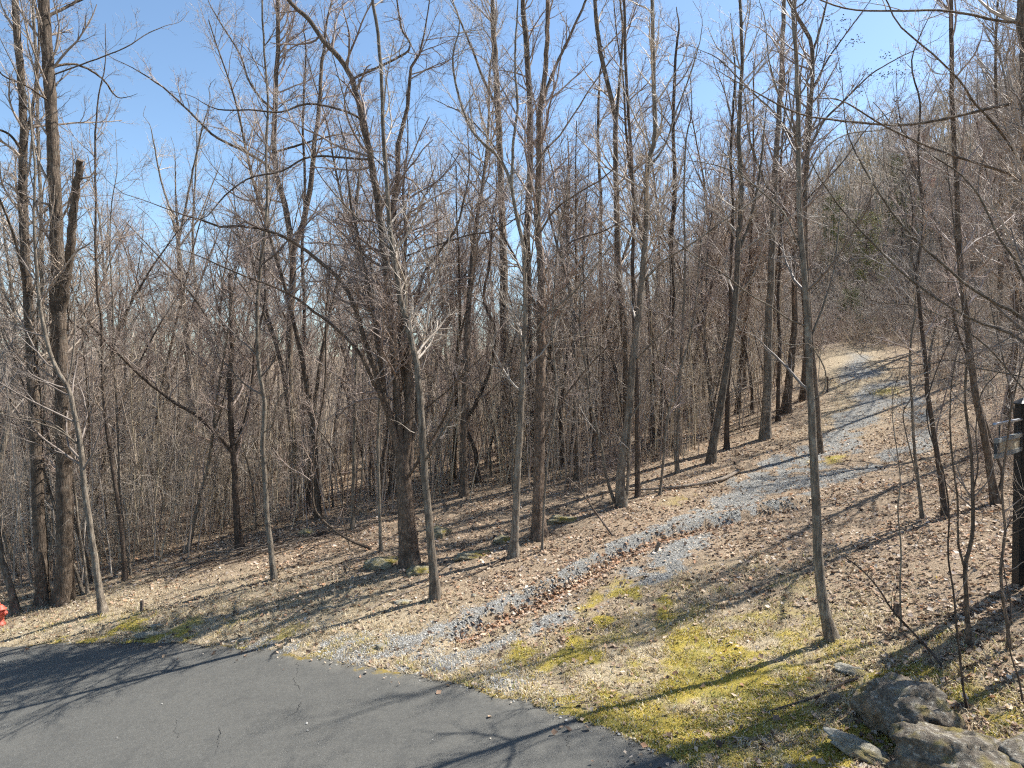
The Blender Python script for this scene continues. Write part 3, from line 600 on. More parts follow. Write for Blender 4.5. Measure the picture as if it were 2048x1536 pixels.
hero('sapling', 'smooth grey sapling with a swaying trunk just right of the shaggy clump', 'sapling',
     [(872, 1196), (862, 1090), (850, 960), (844, 860), (838, 780), (835, 740), (828, 700), (805, 615), (795, 560), (785, 500), (777, 420), (772, 350), (767, 270), (765, 200), (760, 110), (754, 50), (745, 0)], 22, 7,
     [([(852, 930), (858, 910), (866, 895)], 7, 5, -.3), ([(772, 350), (745, 310), (720, 270), (690, 200), (668, 120), (650, 60)], 4, 2, -1), ([(787, 510), (740, 460), (690, 410), (640, 350), (610, 290)], 4, 2, -1.5)],
     'bark_grey', 'twig_grey', seed=21, sides=10, n1=26, t0=.3, len1=.11)
hero('bare_tree', 'straight light-brown tree left of the dark ridged trunk, near the flat rocks', 'tree',
     [(1028, 1112), (1033, 1000), (1038, 900), (1043, 800), (1046, 720), (1050, 640), (1050, 565), (1046, 490), (1032, 425), (1020, 360), (995, 310), (950, 270), (920, 200), (905, 120)], 20, 5,
     [([(1021, 365), (1027, 280), (1035, 215), (1030, 120), (1036, 0)], 9, 4, .5), ([(1045, 700), (1085, 640), (1130, 600), (1170, 560), (1215, 500)], 5, 3, -1), ([(1050, 560), (1062, 520), (1068, 470)], 5, 3)],
     'bark_grey', 'twig_grey', seed=22, sides=10, n1=26, t0=.28, len1=.13)
hero('bare_tree', 'dark ridged trunk beside a flat rock slab, forking high up', 'tree',
     [(1078, 1076), (1076, 1000), (1077, 920), (1079, 830), (1081, 750), (1083, 650), (1082, 550), (1078, 480), (1075, 425), (1077, 350), (1080, 225), (1090, 150), (1095, 60), (1095, 0)], 30, 9,
     [([(1080, 225), (1098, 165), (1115, 125), (1150, 50), (1172, 0), (1185, -40)], 10, 6, 1), ([(1077, 350), (1092, 300), (1120, 270), (1160, 210), (1185, 170), (1230, 110)], 6, 3, 2), ([(1080, 470), (1110, 420), (1150, 390), (1200, 360)], 6, 3, -1),
      ([(1082, 560), (1110, 510), (1150, 480), (1200, 465), (1250, 440)], 6, 3, 1.5), ([(1078, 900), (1098, 850), (1125, 800), (1180, 730), (1230, 680)], 6, 3, -1)],
     'bark_shaggy', 'twig_red', seed=23, sides=20, ridges=.06, n1=30, t0=.3, len1=.13)
hero('bare_tree', 'tall straight brown trunk standing behind the light-brown tree', 'tree', [(1016, 905), (1014, 800), (1010, 700), (1008, 600), (1007, 500), (1003, 400), (1000, 300), (996, 220), (992, 150), (987, 60), (985, 0)], 25, 12,
     [([(996, 210), (970, 165), (945, 100), (920, 40), (905, 0)], 8, 4, 1), ([(1000, 310), (970, 270), (930, 230), (890, 210)], 5, 2, -1)], 'bark_brown', 'twig_brown', seed=24, sides=12, ridges=.03, n1=26, t0=.4, len1=.13)
hero('bare_tree', 'tall trunk rising right behind the dark ridged trunk', 'tree', [(1062, 915), (1060, 800), (1056, 650), (1055, 550), (1055, 450), (1060, 350), (1061, 250), (1057, 150), (1053, 90), (1045, 0)], 22, 12, bark='bark_brown', twig='twig_red', seed=25, sides=10, n1=26, t0=.45, len1=.14)
hero('sapling', 'thin pale stem in front of the dark ridged trunk', 'sapling', [(1084, 1102), (1088, 1010), (1096, 920), (1108, 840), (1112, 760), (1104, 660), (1110, 560), (1118, 460)], 6, 3, bark='bark_grey', twig='twig_pale', seed=26, n1=14, len1=.16)
hero('sapling', 'dark crooked stem between the shaggy clump and the light-brown tree', 'sapling', [(958, 965), (950, 900), (930, 850), (950, 810), (980, 740), (990, 660), (968, 600), (980, 520), (985, 430)], 12, 5, bark='bark_dark', twig='twig_red', seed=27, n1=16, len1=.2)
hero('bare_tree', 'grey-brown tree on the gravel drive edge with two braided stems at its foot', 'tree',
     [(1246, 1012), (1241, 965), (1247, 900), (1255, 844), (1266, 723), (1276, 640), (1285, 550), (1292, 450), (1295, 330), (1310, 275), (1307, 150), (1305, 60), (1305, 0)], 22, 8,
     [([(1262, 1014), (1255, 970), (1258, 900), (1262, 840)], 9, 7, -.2), ([(1284, 560), (1330, 520), (1380, 490), (1450, 440), (1510, 400)], 6, 3, -1.5), ([(1266, 720), (1300, 690), (1340, 650)], 5, 2, -1), ([(1296, 330), (1330, 290), (1350, 230), (1380, 150), (1400, 80)], 6, 3, 1)],
     'bark_grey', 'twig_grey', seed=28, sides=12, ridges=.03, n1=30, t0=.28, len1=.13)
hero('bare_tree', 'dark trunk directly behind the braided tree', 'tree', [(1252, 925), (1253, 840), (1253, 763), (1247, 642), (1238, 560), (1235, 480), (1233, 400), (1231, 300), (1229, 225), (1205, 125), (1195, 60), (1190, 0)], 20, 9, [([(1230, 240), (1240, 150), (1246, 60), (1240, 0)], 9, 5, .5)], 'bark_brown', 'twig_brown', seed=29, sides=10, ridges=.03, n1=26, t0=.35, len1=.13)
hero('bare_tree', 'slim upright trunk just right of the braided tree', 'tree', [(1275, 994), (1274, 880), (1273, 763), (1268, 640), (1265, 521), (1268, 440), (1262, 300), (1252, 150), (1248, 0)], 12, 6, bark='bark_dark', twig='twig_red', seed=30, n1=20, t0=.3, len1=.12)
hero('sapling', 'bent thin stem left of the braided tree', 'sapling', [(1229, 1006), (1212, 950), (1205, 905), (1192, 850), (1181, 804), (1172, 740), (1160, 660), (1162, 560)], 8, 3, bark='bark_grey', twig='twig_grey', seed=31, n1=16, len1=.16)
hero('sapling', 'hair-thin stem left of the bent thin stem', 'sapling', [(1191, 942), (1182, 850), (1179, 763), (1172, 680), (1169, 602), (1166, 500), (1172, 400)], 6, 2.5, bark='bark_dark', twig='twig_red', seed=32, n1=14, len1=.15)
hero('bare_tree', 'dark far trunk in front of the green pine', 'tree', [(1207, 880), (1205, 788), (1204, 690), (1203, 602), (1201, 500), (1202, 400), (1196, 280), (1200, 150)], 13, 6, bark='bark_dark', twig='twig_brown', seed=33, n1=20, t0=.35, len1=.14)
hero('bare_tree', 'dark trunk with a kink, deep among the slim stems', 'tree', [(1328, 870), (1327, 800), (1326, 743), (1340, 662), (1346, 561), (1342, 480), (1350, 380), (1346, 250), (1352, 100)], 18, 7, bark='bark_dark', twig='twig_red', seed=34, n1=22, t0=.3, len1=.14)
hero('sapling', 'leaning slender stem by the fallen branch on the drive edge', 'sapling', [(1320, 990), (1327, 920), (1334, 844), (1354, 763), (1378, 682), (1392, 600), (1400, 500)], 7, 3, bark='bark_grey', twig='twig_red', seed=35, n1=16, len1=.15)
hero('sapling', 'pair of straight slender stems behind the fallen branch', 'sapling', [(1354, 946), (1356, 870), (1358, 803), (1366, 642), (1370, 520), (1368, 400), (1372, 280)], 9, 4, [([(1346, 977), (1349, 900), (1351, 803), (1346, 700), (1350, 600)], 5, 3, -.4)], 'bark_grey', 'twig_red', seed=36, n1=18, len1=.13)
hero('bare_tree', 'clean grey trunk leaning right at the drive edge', 'tree', [(1421, 926), (1430, 870), (1439, 824), (1455, 723), (1471, 602), (1477, 480), (1482, 380), (1478, 260), (1484, 120), (1480, 0)], 20, 7, [([(1476, 500), (1503, 432), (1520, 340), (1530, 240)], 8, 4, .5)], 'bark_grey', 'twig_grey', seed=37, sides=10, n1=26, t0=.3, len1=.13)
hero('bare_tree', 'dark slim trunk behind the right-leaning grey trunk', 'tree', [(1453, 898), (1455, 783), (1462, 680), (1460, 560), (1466, 430), (1462, 300), (1470, 150)], 12, 5, bark='bark_dark', twig='twig_red', seed=38, n1=20, t0=.3, len1=.13)
hero('bare_tree', 'stout straight grey trunk at the middle of the drive edge', 'tree', [(1531, 877), (1534, 800), (1536, 723), (1538, 642), (1544, 521), (1547, 440), (1549, 375), (1556, 250), (1563, 150), (1566, 60), (1568, 0)], 23, 9, [([(1548, 400), (1520, 340), (1500, 280), (1490, 200)], 7, 3, -1), ([(1552, 320), (1580, 260), (1590, 180)], 5, 3)], 'bark_grey', 'twig_red', seed=39, sides=10, ridges=.02, n1=28, t0=.35, len1=.13)
hero('bare_tree', 'brown trunk up the drive, second behind the stout grey one', 'tree', [(1573, 826), (1577, 770), (1584, 703), (1590, 640), (1588, 540), (1594, 430), (1590, 320), (1600, 200)], 20, 7, bark='bark_brown', twig='twig_red', seed=40, sides=9, n1=24, t0=.3, len1=.14)
hero('bare_tree', 'narrow trunk between the stout grey trunk and the brown one', 'tree', [(1556, 842), (1557, 770), (1560, 690), (1556, 600), (1562, 480), (1560, 360), (1568, 240)], 10, 5, bark='bark_dark', twig='twig_red', seed=41, n1=18, t0=.3, len1=.13)
hero('bare_tree', 'trunk nearest the dark stake at the bend of the drive', 'tree', [(1607, 800), (1609, 740), (1612, 660), (1606, 560), (1612, 450), (1608, 330), (1616, 200)], 15, 6, bark='bark_brown', twig='twig_red', seed=42, n1=20, t0=.3, len1=.14)
R_ = hero('sapling', 'lone curved-foot sapling in the open, right of the gravel drive', 'sapling',
     [(1664, 1277), (1652, 1240), (1643, 1190), (1637, 1110), (1632, 1000), (1625, 880), (1620, 740), (1612, 600), (1603, 480), (1597, 350), (1596, 200), (1591, 100), (1588, 0)], 25, 7,
     [([(1616, 668), (1580, 640), (1540, 612), (1500, 590), (1450, 550), (1400, 520), (1350, 480)], 5, 2, -1.5), ([(1618, 690), (1650, 600), (1668, 540), (1676, 470)], 6, 3, .5), ([(1605, 490), (1570, 430), (1530, 390), (1480, 350), (1430, 330)], 5, 2, .5),
      ([(1627, 815), (1648, 780), (1650, 740), (1620, 690), (1590, 690)], 4, 2, -.5), ([(1600, 400), (1640, 310), (1690, 270), (1760, 260)], 5, 2, 1), ([(1598, 300), (1570, 220), (1540, 130), (1530, 40)], 5, 2, 1)],
     'bark_grey', 'twig_pale', seed=43, sides=12, n1=24, t0=.3, len1=.13)
hero('sapling', 'dark slender tree leaning left on the right bank, tallest beyond the drive', 'tree',
     [(1889, 1032), (1882, 960), (1870, 880), (1856, 790), (1853, 740), (1843, 650), (1838, 600), (1834, 540), (1848, 450), (1842, 380), (1836, 300), (1840, 200)], 14, 4, [([(1834, 545), (1822, 500), (1826, 420), (1810, 350)], 6, 3, .5)], 'bark_dark', 'twig_red', seed=44, n1=22, t0=.25, len1=.14)
hero('bare_tree', 'reddish-brown trunk with a low fork left of the hanging sign', 'tree',
     [(1990, 1007), (1980, 930), (1965, 860), (1948, 768), (1936, 660), (1923, 550), (1917, 450), (1913, 350), (1904, 200), (1903, 80), (1903, 0)], 18, 8, [([(1952, 790), (1935, 720), (1915, 660), (1900, 590)], 7, 4, .5), ([(1988, 1010), (2004, 950), (1986, 890), (1970, 840)], 8, 6, .3)], 'bark_brown', 'twig_red', seed=45, sides=9, n1=24, t0=.3, len1=.13)
hero('sapling', 'thin light stem in front of the upper drive', 'sapling', [(1845, 1038), (1836, 960), (1828, 889), (1824, 806), (1819, 743), (1822, 680), (1830, 620), (1826, 560)], 9, 3, [([(1838, 975), (1820, 900), (1806, 830), (1820, 800)], 4, 2, -.5)], 'bark_grey', 'twig_grey', seed=46, n1=14, len1=.15, n2=4, n3=4)
hero('sapling', 'foreground sapling forking in a narrow V below the hanging sign', 'sapling', [(1939, 1291), (1934, 1220), (1931, 1135), (1944, 1075), (1946, 1000), (1942, 900), (1930, 800), (1934, 700), (1925, 610)], 12, 3, [([(1931, 1140), (1916, 1080), (1916, 1010), (1906, 930), (1900, 850), (1904, 760)], 6, 2.5, -.3), ([(1946, 1000), (1956, 930), (1952, 860), (1966, 780)], 4, 2, .3)], 'bark_brown', 'twig_pale', seed=47, n1=16, len1=.1, n2=3, n3=3)
hero('sapling', 'knobby young stem standing at the foot of the sign post', 'sapling', [(2019, 1299), (2014, 1247), (2004, 1185), (2002, 1134), (2010, 1060), (2004, 980), (2012, 900)], 9, 3, bark='bark_brown', twig='twig_pale', seed=48, n1=4, len1=.10, n2=2, n3=2)
hero('sapling', 'wiry dark stem rising from between the two boulders', 'sapling', [(1935, 1420), (1926, 1373), (1919, 1305), (1914, 1265), (1907, 1185), (1896, 1110), (1898, 1030), (1888, 950)], 6, 2.5, bark='bark_dark', twig='twig_brown', seed=49, n1=10, len1=.12, n2=3, n3=3)
hero('sapling', 'short wiry stem at the right edge beside the boulders', 'sapling', [(2046, 1410), (2038, 1360), (2022, 1310), (2016, 1270), (2022, 1220)], 5, 2, bark='bark_dark', twig='twig_brown', seed=50, n1=8, len1=.2, n2=3, n3=3)
hero('sapling', 'slender upright shoot right of the lone curved-foot sapling', 'sapling', [(1803, 1258), (1800, 1180), (1802, 1100), (1796, 1020), (1800, 950)], 5, 2, bark='bark_grey', twig='twig_pale', seed=51, n1=10, len1=.15, n2=3, n3=3)
# trees outside the right edge whose limbs hang into the picture
hero('bare_tree', 'large tree at the upper right edge whose long limbs hang across the sky', 'tree',
     [(2105, 1180), (2098, 1000), (2090, 800), (2080, 600), (2070, 400), (2062, 250), (2057, 120), (2052, 0)], 46, 30,
     [([(2062, 200), (2000, 212), (1948, 225), (1848, 245), (1773, 250), (1673, 240), (1598, 228), (1520, 190), (1450, 150)], 8.5, 2.5, -1.5),
      ([(2055, 50), (2000, 42), (1898, 22), (1798, 22), (1708, 20), (1648, 2), (1580, -30)], 7, 2.5, -1),
      ([(2068, 350), (2020, 290), (1985, 245), (1948, 205), (1923, 165), (1873, 115), (1798, 50), (1773, 0), (1750, -40)], 7, 2.5, -2),
      ([(2070, 370), (2010, 345), (1948, 325), (1873, 300), (1800, 268), (1740, 235), (1680, 200)], 7, 3, -1.5)],
     'bark_brown', 'twig_brown', seed=52, sides=16, ridges=.04, n1=22, t0=.2, len1=.14, l2=.5)
hero('bare_tree', 'pale-limbed tree at the right edge reaching down-left over the drive', 'tree',
     [(2180, 1260), (2170, 1000), (2150, 800), (2140, 600), (2130, 400), (2125, 200), (2120, 0)], 26, 16,
     [([(2148, 780), (2048, 640), (1998, 610), (1948, 580), (1900, 540), (1848, 495), (1788, 430), (1748, 370), (1708, 300), (1690, 240)], 10, 3, -1.0),
      ([(2150, 800), (2048, 685), (1948, 640), (1848, 580), (1773, 515), (1698, 435), (1648, 370), (1620, 320)], 8, 3, -1.5),
      ([(2142, 680), (2048, 560), (2030, 520), (1998, 475), (1963, 400), (1923, 350), (1863, 310)], 8, 3, -.5), ([(2160, 900), (2048, 780), (1980, 700), (1900, 640), (1820, 610), (1740, 600)], 5, 2, -1),
      ([(2155, 800), (2060, 760), (2000, 745), (1950, 735), (1900, 720), (1850, 730), (1800, 720)], 4, 2, -1)],
     'bark_grey', 'twig_pale', seed=53, sides=9, n1=20, t0=.25, len1=.15, l2=.5)
SEEDT = hero('bare_tree', 'slim tree with dark dried seed clusters, behind the lone curved-foot sapling', 'tree',
     [(1640, 905), (1632, 800), (1622, 680), (1612, 520), (1610, 420), (1612, 350), (1618, 270), (1622, 200), (1625, 100), (1610, 60), (1590, 25), (1570, -20)], 16, 8,
     [([(1625, 105), (1638, 65), (1652, 10), (1660, -30)], 7, 3, .5), ([(1616, 300), (1650, 240), (1690, 200), (1740, 150), (1790, 120), (1840, 95)], 6, 2, -1), ([(1622, 180), (1655, 120), (1690, 70), (1720, 30)], 5, 2, -1), ([(1614, 340), (1560, 240), (1500, 180), (1440, 120), (1400, 100)], 6, 2, -1), ([(1613, 400), (1680, 330), (1740, 250), (1800, 215)], 5, 2, 0)],
     'bark_brown', 'twig_red', seed=54, sides=9, n1=24, t0=.35, len1=.13)

short('tall dark brown trunk nearest the red hydrant, left one of the big pair', 'left trunk of the big pair')
short('thickest trunk at the left with a sawn-off side limb, sunlit on its right', 'trunk with the sawn-off limb')
short('smooth grey sapling bending left, standing alone in front of the big left pair', 'bending grey sapling')
short('dark crooked tree with a slim straight stem beside it, right of the grey bending sapling', 'dark crooked tree')
short('dark vine-hung tree with snapped-off top and a long limb sweeping left', 'broken-topped tree')
short('straight pale sapling with clean trunk beside the brush pile', 'straight pale sapling')
short('tall forked tree with mottled bark behind the pale straight sapling', 'mottled forked tree')
short('pale distant tree with a fan-shaped crown between the left pair and the broken tree', 'pale fan-crowned tree')
short('big shaggy-barked multi-stemmed tree on the mossy rocks, centre of the wood edge', 'shaggy clump')
short('smooth grey sapling with a swaying trunk just right of the shaggy clump', 'swaying grey sapling')
short('straight light-brown tree left of the dark ridged trunk, near the flat rocks', 'light-brown tree')
short('dark ridged trunk beside a flat rock slab, forking high up', 'dark ridged trunk')
short('dark crooked stem between the shaggy clump and the light-brown tree', 'dark crooked stem')
short('grey-brown tree on the gravel drive edge with two braided stems at its foot', 'braided tree')
short('bent thin stem left of the braided tree', 'bent thin stem')
short('dark trunk with a kink, deep among the slim stems', 'kinked dark trunk')
short('clean grey trunk leaning right at the drive edge', 'right-leaning grey trunk')
short('stout straight grey trunk at the middle of the drive edge', 'stout grey trunk')
short('trunk nearest the dark stake at the bend of the drive', 'trunk by the dark stake')
short('lone curved-foot sapling in the open, right of the gravel drive', 'lone curved-foot sapling')
short('dark slender tree leaning left on the right bank, tallest beyond the drive', 'dark left-leaning tree')
short('reddish-brown trunk with a low fork left of the hanging sign', 'low-forked reddish trunk')
short('foreground sapling forking in a narrow V below the hanging sign', 'V-forked sapling')
short('leaning trunk right behind the red hydrant at the left edge', 'leaning trunk behind the hydrant')
short('pair of straight slender stems behind the fallen branch', 'pair of slender stems')
short('double slim stem rising from the rocks left of the shaggy clump', 'double slim stem')
# ------------------------------------------------------------------ prototypes for the woods behind
def proto_tree(seed, H, r0, fork, n1, t0, len1, bark, twig, rt=.0043, lean=.03, n2=8, n3=7, wig=.10, sides=7):
    rng = np.random.default_rng(seed); K = 40
    def axis(p0, d0, L, wob):
        P = np.empty((K, 3)); P[0] = p0; d = d0; c = rng.normal(size=3) * .01
        for k in range(1, K):
            d = unit(d + rng.normal(size=3) * wob + c + np.array([0, 0, .02])); P[k] = P[k - 1] + d * L / (K - 1)
        return P
    A = axis(np.array([0, 0, -.3]), unit(np.array([rng.normal() * lean, rng.normal() * lean, 1])), H, .025)
    R = r0 * (1 - .86 * np.linspace(0, 1, K) ** .9); R = R * (1 + .5 * np.exp(-np.maximum(A[:, 2], 0) / (2.5 * r0)))
    axes = [A]; rads = [R]
    for f in range(fork):
        i = int(K * (.3 + .4 * rng.random())); a = rng.random() * 6.28
        d = unit(np.array([math.cos(a) * .45, math.sin(a) * .45, 1])); L = H * (1 - i / K) * .9
        axes.append(axis(A[i], d, L, .035)); rads.append(R[i] * .72 * (1 - .85 * np.linspace(0, 1, K)))
    tb = Bag()
    for a, r in zip(axes, rads): tb.add(*tubes(a[None], r[None], sides))
    bag, _ = crown_from(np.array(axes), np.array(rads), 0, rng, n1=n1, t0=t0, len1=len1, n2=n2, n3=n3, rt=rt, wig=wig, K1=8)
    return tb.mesh('trunk', M[bark]), bag.mesh('crown', M[twig])
PROTO = [proto_tree(201, 19, .17, 1, 34, .36, .18, 'bark_brown', 'twig_red'), proto_tree(202, 22, .20, 2, 34, .38, .16, 'bark_grey', 'twig_grey'),
         proto_tree(203, 16, .12, 0, 40, .28, .18, 'bark_dark', 'twig_brown'), proto_tree(204, 18, .15, 1, 34, .32, .18, 'bark_brown', 'twig_red', lean=.08),
         proto_tree(205, 13, .09, 1, 32, .22, .18, 'bark_grey', 'twig_red', lean=.1), proto_tree(206, 11, .065, 0, 30, .22, .15, 'bark_brown', 'twig_brown', lean=.05),
         proto_tree(207, 21, .16, 0, 42, .40, .15, 'bark_brown', 'twig_brown'), proto_tree(208, 9, .045, 0, 26, .22, .16, 'bark_grey', 'twig_grey', lean=.07)]
# where the wood starts, read along the picture (the clearing lies below this line)
WB_X = [-600, 0, 130, 475, 600, 820, 1050, 1250, 1430, 1540, 1640, 1655, 1830, 1850, 1960, 2048, 2700]
WB_Y = [1170, 1165, 1185, 1080, 1050, 1020, 985, 965, 900, 850, 760, 697, 700, 820, 960, 1010, 1010]
def in_wood(x, y, z, margin=0):
    px, py = proj(np.array([x, y, z])); return py < np.interp(px, WB_X, WB_Y) - margin
def drive_d(x, y):
    return min(float(pdist(np.array([x]), np.array([y]), DRV)[0][0]), float(pdist(np.array([x]), np.array([y]), DRV3)[0][0]))
LOOK = ['brown-barked tree with one fork', 'tall grey tree with three stems', 'slim dark tree', 'leaning brown tree with a side stem', 'young grey two-stemmed tree', 'thin brown sapling', 'tall straight brown tree', 'thin grey sapling']
REFS = [(o, SHORT[o['label']]) for o in COL.objects if o.get('label') in SHORT]
REFS = [(proj(np.array(o.location) + np.array([0, 0, 2.0]))[0], t) for o, t in REFS]
prng = np.random.default_rng(77); placed = list(HEROES); nt_ = 0; tries = 0
WOODS = []; WR = []
while nt_ < 285 and tries < 15000:
    tries += 1
    y = 22 + 56 * prng.random() ** 1.35; u = -0.79 + 1.58 * prng.random(); x = u * y
    z = h1(x, y)
    if not in_wood(x, y, z, 4): continue
    if drive_d(x, y) < (2.6 if y < 48 else 1.2): continue
    if x > 0.42 * y and prng.random() < (.80 if y < 40 else .4): continue
    k = int(prng.choice([0, 1, 2, 3, 4, 5, 6, 7], p=[.12, .08, .12, .09, .13, .18, .10, .18]))
    md = .8 if k in (4, 5, 7) else 1.4
    if any((x - a) ** 2 + (y - b) ** 2 < md * md for a, b in placed): continue
    placed.append((x, y)); nt_ += 1
    px = proj(np.array([x, y, z + 2]))[0]; thin = k in (5, 7)
    WOODS.append((px, y, k))
    r = empty('woodland_sapling' if thin else 'woodland_tree', (x, y, z)); r.rotation_euler = (0, 0, prng.random() * 6.28); s = (.78 if thin else .85) + .40 * prng.random(); r.scale = (s, s, s * (.92 + .2 * prng.random()))
    link('trunk', PROTO[k][0], r); link('crown', PROTO[k][1], r); WR.append(r)
def describe(px, y, k):
    rx, t = min(REFS, key=lambda q: abs(q[0] - px)); dx = px - rx
    if px < -10 or px > 2058: return None
    side = 'left of' if dx < -9 else 'right of' if dx > 9 else 'behind'
    far = 'near' if y < 36 else 'farther-off' if y < 54 else 'distant'
    return '%s %s just %s the %s' % (far, LOOK[k], side, t)
labs = [describe(*w) or ('%s %s cut off by the %s edge of the picture' % ('near' if w[1] < 36 else 'farther-off' if w[1] < 54 else 'distant', LOOK[w[2]], 'left' if w[0] < 0 else 'right')) for w in WOODS]
from collections import Counter
cnt_ = Counter(labs); seen_ = Counter()
for r, w, lab in zip(WR, WOODS, labs):
    thin = w[2] in (5, 7); zn = 'hollow on the left' if w[0] < 330 else 'wood behind the brush pile' if w[0] < 760 else 'wood behind the shaggy clump' if w[0] < 1120 else 'dense wood left of the drive' if w[0] < 1660 else 'bank right of the drive'
    if cnt_[lab] > 1 and not lab.startswith('bare tree'):
        same = sorted(q[0] for q, l2 in zip(WOODS, labs) if l2 == lab); n_ = same.index(w[0])
        lab = lab.replace(' just ' if ' just ' in lab else ' cut off', [', leftmost of %d, ', ', second of %d, ', ', third of %d, ', ', fourth of %d, ', ', fifth of %d, '][min(n_, 4)] % len(same) + ('' if ' just ' in lab else 'cut off'))
    if len(lab.split()) > 16: lab = lab.replace(' standing', '').replace(' with a side stem', '').replace(' with one fork', '').replace('leftmost of', 'first of').replace('young ', '').replace(' of the picture', '')
    tag(r, lab, 'sapling' if thin else 'tree', 'bare trees in the ' + zn)
# trees out of view on the right bank: their shadows fall across the clearing
for x, y, k, s in [(18, 18, 1, 1.0), (23, 16, 3, 1.0)]:
    r = empty('woodland_tree', (x, y, h1(x, y))); r.rotation_euler = (0, 0, x); r.scale = (s, s, s)
    tag(r, '%s bare woodland tree out of view beyond the sign post' % ('nearer' if y < 17 else 'farther'), 'tree', 'trees beyond the right edge'); link('trunk', PROTO[k][0], r); link('crown', PROTO[k][1], r)

# ------------------------------------------------------------------ instanced masses (stuff)
def scatter(name, label, cat, protos, pts, rot, scl, idx):
    c = bpy.data.collections.new(name + '_kinds')
    for i, me in enumerate(protos):
        o = bpy.data.objects.new('%s_kind_%02d' % (name, i), me); c.objects.link(o)
    me = bpy.data.meshes.new(name); me.vertices.add(len(pts)); me.vertices.foreach_set('co', np.asarray(pts, np.float32).ravel())
    for nm, tp, arr in (('rot', 'FLOAT', rot), ('scl', 'FLOAT', scl), ('idx', 'INT', idx)):
        a = me.attributes.new(nm, tp, 'POINT'); a.data.foreach_set('value', np.asarray(arr, np.float32 if tp == 'FLOAT' else np.int32))
    o = link(name, me); tag(o, label, cat, kind='stuff')
    g = bpy.data.node_groups.new(name, 'GeometryNodeTree')
    g.interface.new_socket('Geometry', in_out='INPUT', socket_type='NodeSocketGeometry'); g.interface.new_socket('Geometry', in_out='OUTPUT', socket_type='NodeSocketGeometry')
    gi = g.nodes.new('NodeGroupInput'); go = g.nodes.new('NodeGroupOutput'); ip = g.nodes.new('GeometryNodeInstanceOnPoints'); ci = g.nodes.new('GeometryNodeCollectionInfo')
    ci.inputs['Collection'].default_value = c; ci.inputs['Separate Children'].default_value = True; ci.inputs['Reset Children'].default_value = True
    def at(nm, tp):
        n = g.nodes.new('GeometryNodeInputNamedAttribute'); n.data_type = tp; n.inputs['Name'].default_value = nm; return n.outputs[0]
    cx = g.nodes.new('ShaderNodeCombineXYZ'); g.links.new(at('rot', 'FLOAT'), cx.inputs[2])
    L = g.links.new
    L(gi.outputs[0], ip.inputs['Points']); L(ci.outputs[0], ip.inputs['Instance']); ip.inputs['Pick Instance'].default_value = True
    L(at('idx', 'INT'), ip.inputs['Instance Index']); L(cx.outputs[0], ip.inputs['Rotation']); L(at('scl', 'FLOAT'), ip.inputs['Scale']); L(ip.outputs[0], go.inputs[0])
    md = o.modifiers.new('scatter', 'NODES'); md.node_group = g
    return o
def bush(seed, stems, H, spread, twig, rt=.0036, n3=4):
    rng = np.random.default_rng(seed); P = np.zeros((stems, 10, 3)); a = rng.random(stems) * 6.28
    d = unit(np.stack([np.cos(a) * spread, np.sin(a) * spread, np.ones(stems)], 1) + rng.normal(size=(stems, 3)) * .15); P[:, 0] = rng.normal(size=(stems, 3)) * .12; P[:, 0, 2] = -.05
    L = H * (.6 + .6 * rng.random(stems)); c = rng.normal(size=(stems, 3)) * .10; c[:, 2] -= .03
    for k in range(1, 10):
        d = unit(d + rng.normal(size=(stems, 3)) * .12 + c); P[:, k] = P[:, k - 1] + d * (L / 9)[:, None]
    R = (.006 + .008 * rng.random(stems))[:, None] * (1 - .7 * np.linspace(0, 1, 10)); b = Bag(); b.add(*tubes(P, R, 4))
    p1, r1 = grow(P, R, np.full(stems, 6), .2, 1, H * .45, .3, (25, 75), 6, .03, .16, .7, rt, .01, rng); b.add(*tubes(p1, r1, 3))
    p2, r2 = grow(p1, r1, np.full(len(p1), n3), .1, 1, H * .2, .3, (25, 70), 4, .02, .16, .8, rt * .8, .006, rng); b.add(*tubes(p2, r2, 3))
    return b.mesh('bush', M[twig])
BUSH = [bush(301, 9, 1.7, .55, 'twig_red'), bush(302, 12, 1.3, .8, 'twig_straw'), bush(303, 7, 2.6, .35, 'twig_grey'), bush(304, 8, 2.2, .6, 'twig_red'), bush(305, 5, 5.5, .13, 'twig_grey', .006, 3), bush(306, 14, .7, .9, 'twig_straw')]
brng = np.random.default_rng(9); pts = []; tries = 0
while len(pts) < 1100 and tries < 12000:
    tries += 1
    y = 22 + 55 * brng.random() ** 1.3; x = (-.86 + 1.75 * brng.random()) * y; z = h1(x, y)
    if not in_wood(x, y, z, 8) or drive_d(x, y) < (2.3 if y < 47 else .6): continue
    if fbm(np.array([x]), np.array([y]), 6, 51)[0] < .40: continue
    pts.append((x, y, z))
nb = len(pts)
scatter('brushwood_undergrowth', 'tangled bare undergrowth of thin brown shoots between the trunks', 'undergrowth', BUSH, pts, brng.random(nb) * 6.28, .5 + .75 * brng.random(nb), brng.choice(6, nb, p=[.14, .18, .2, .12, .26, .10]))

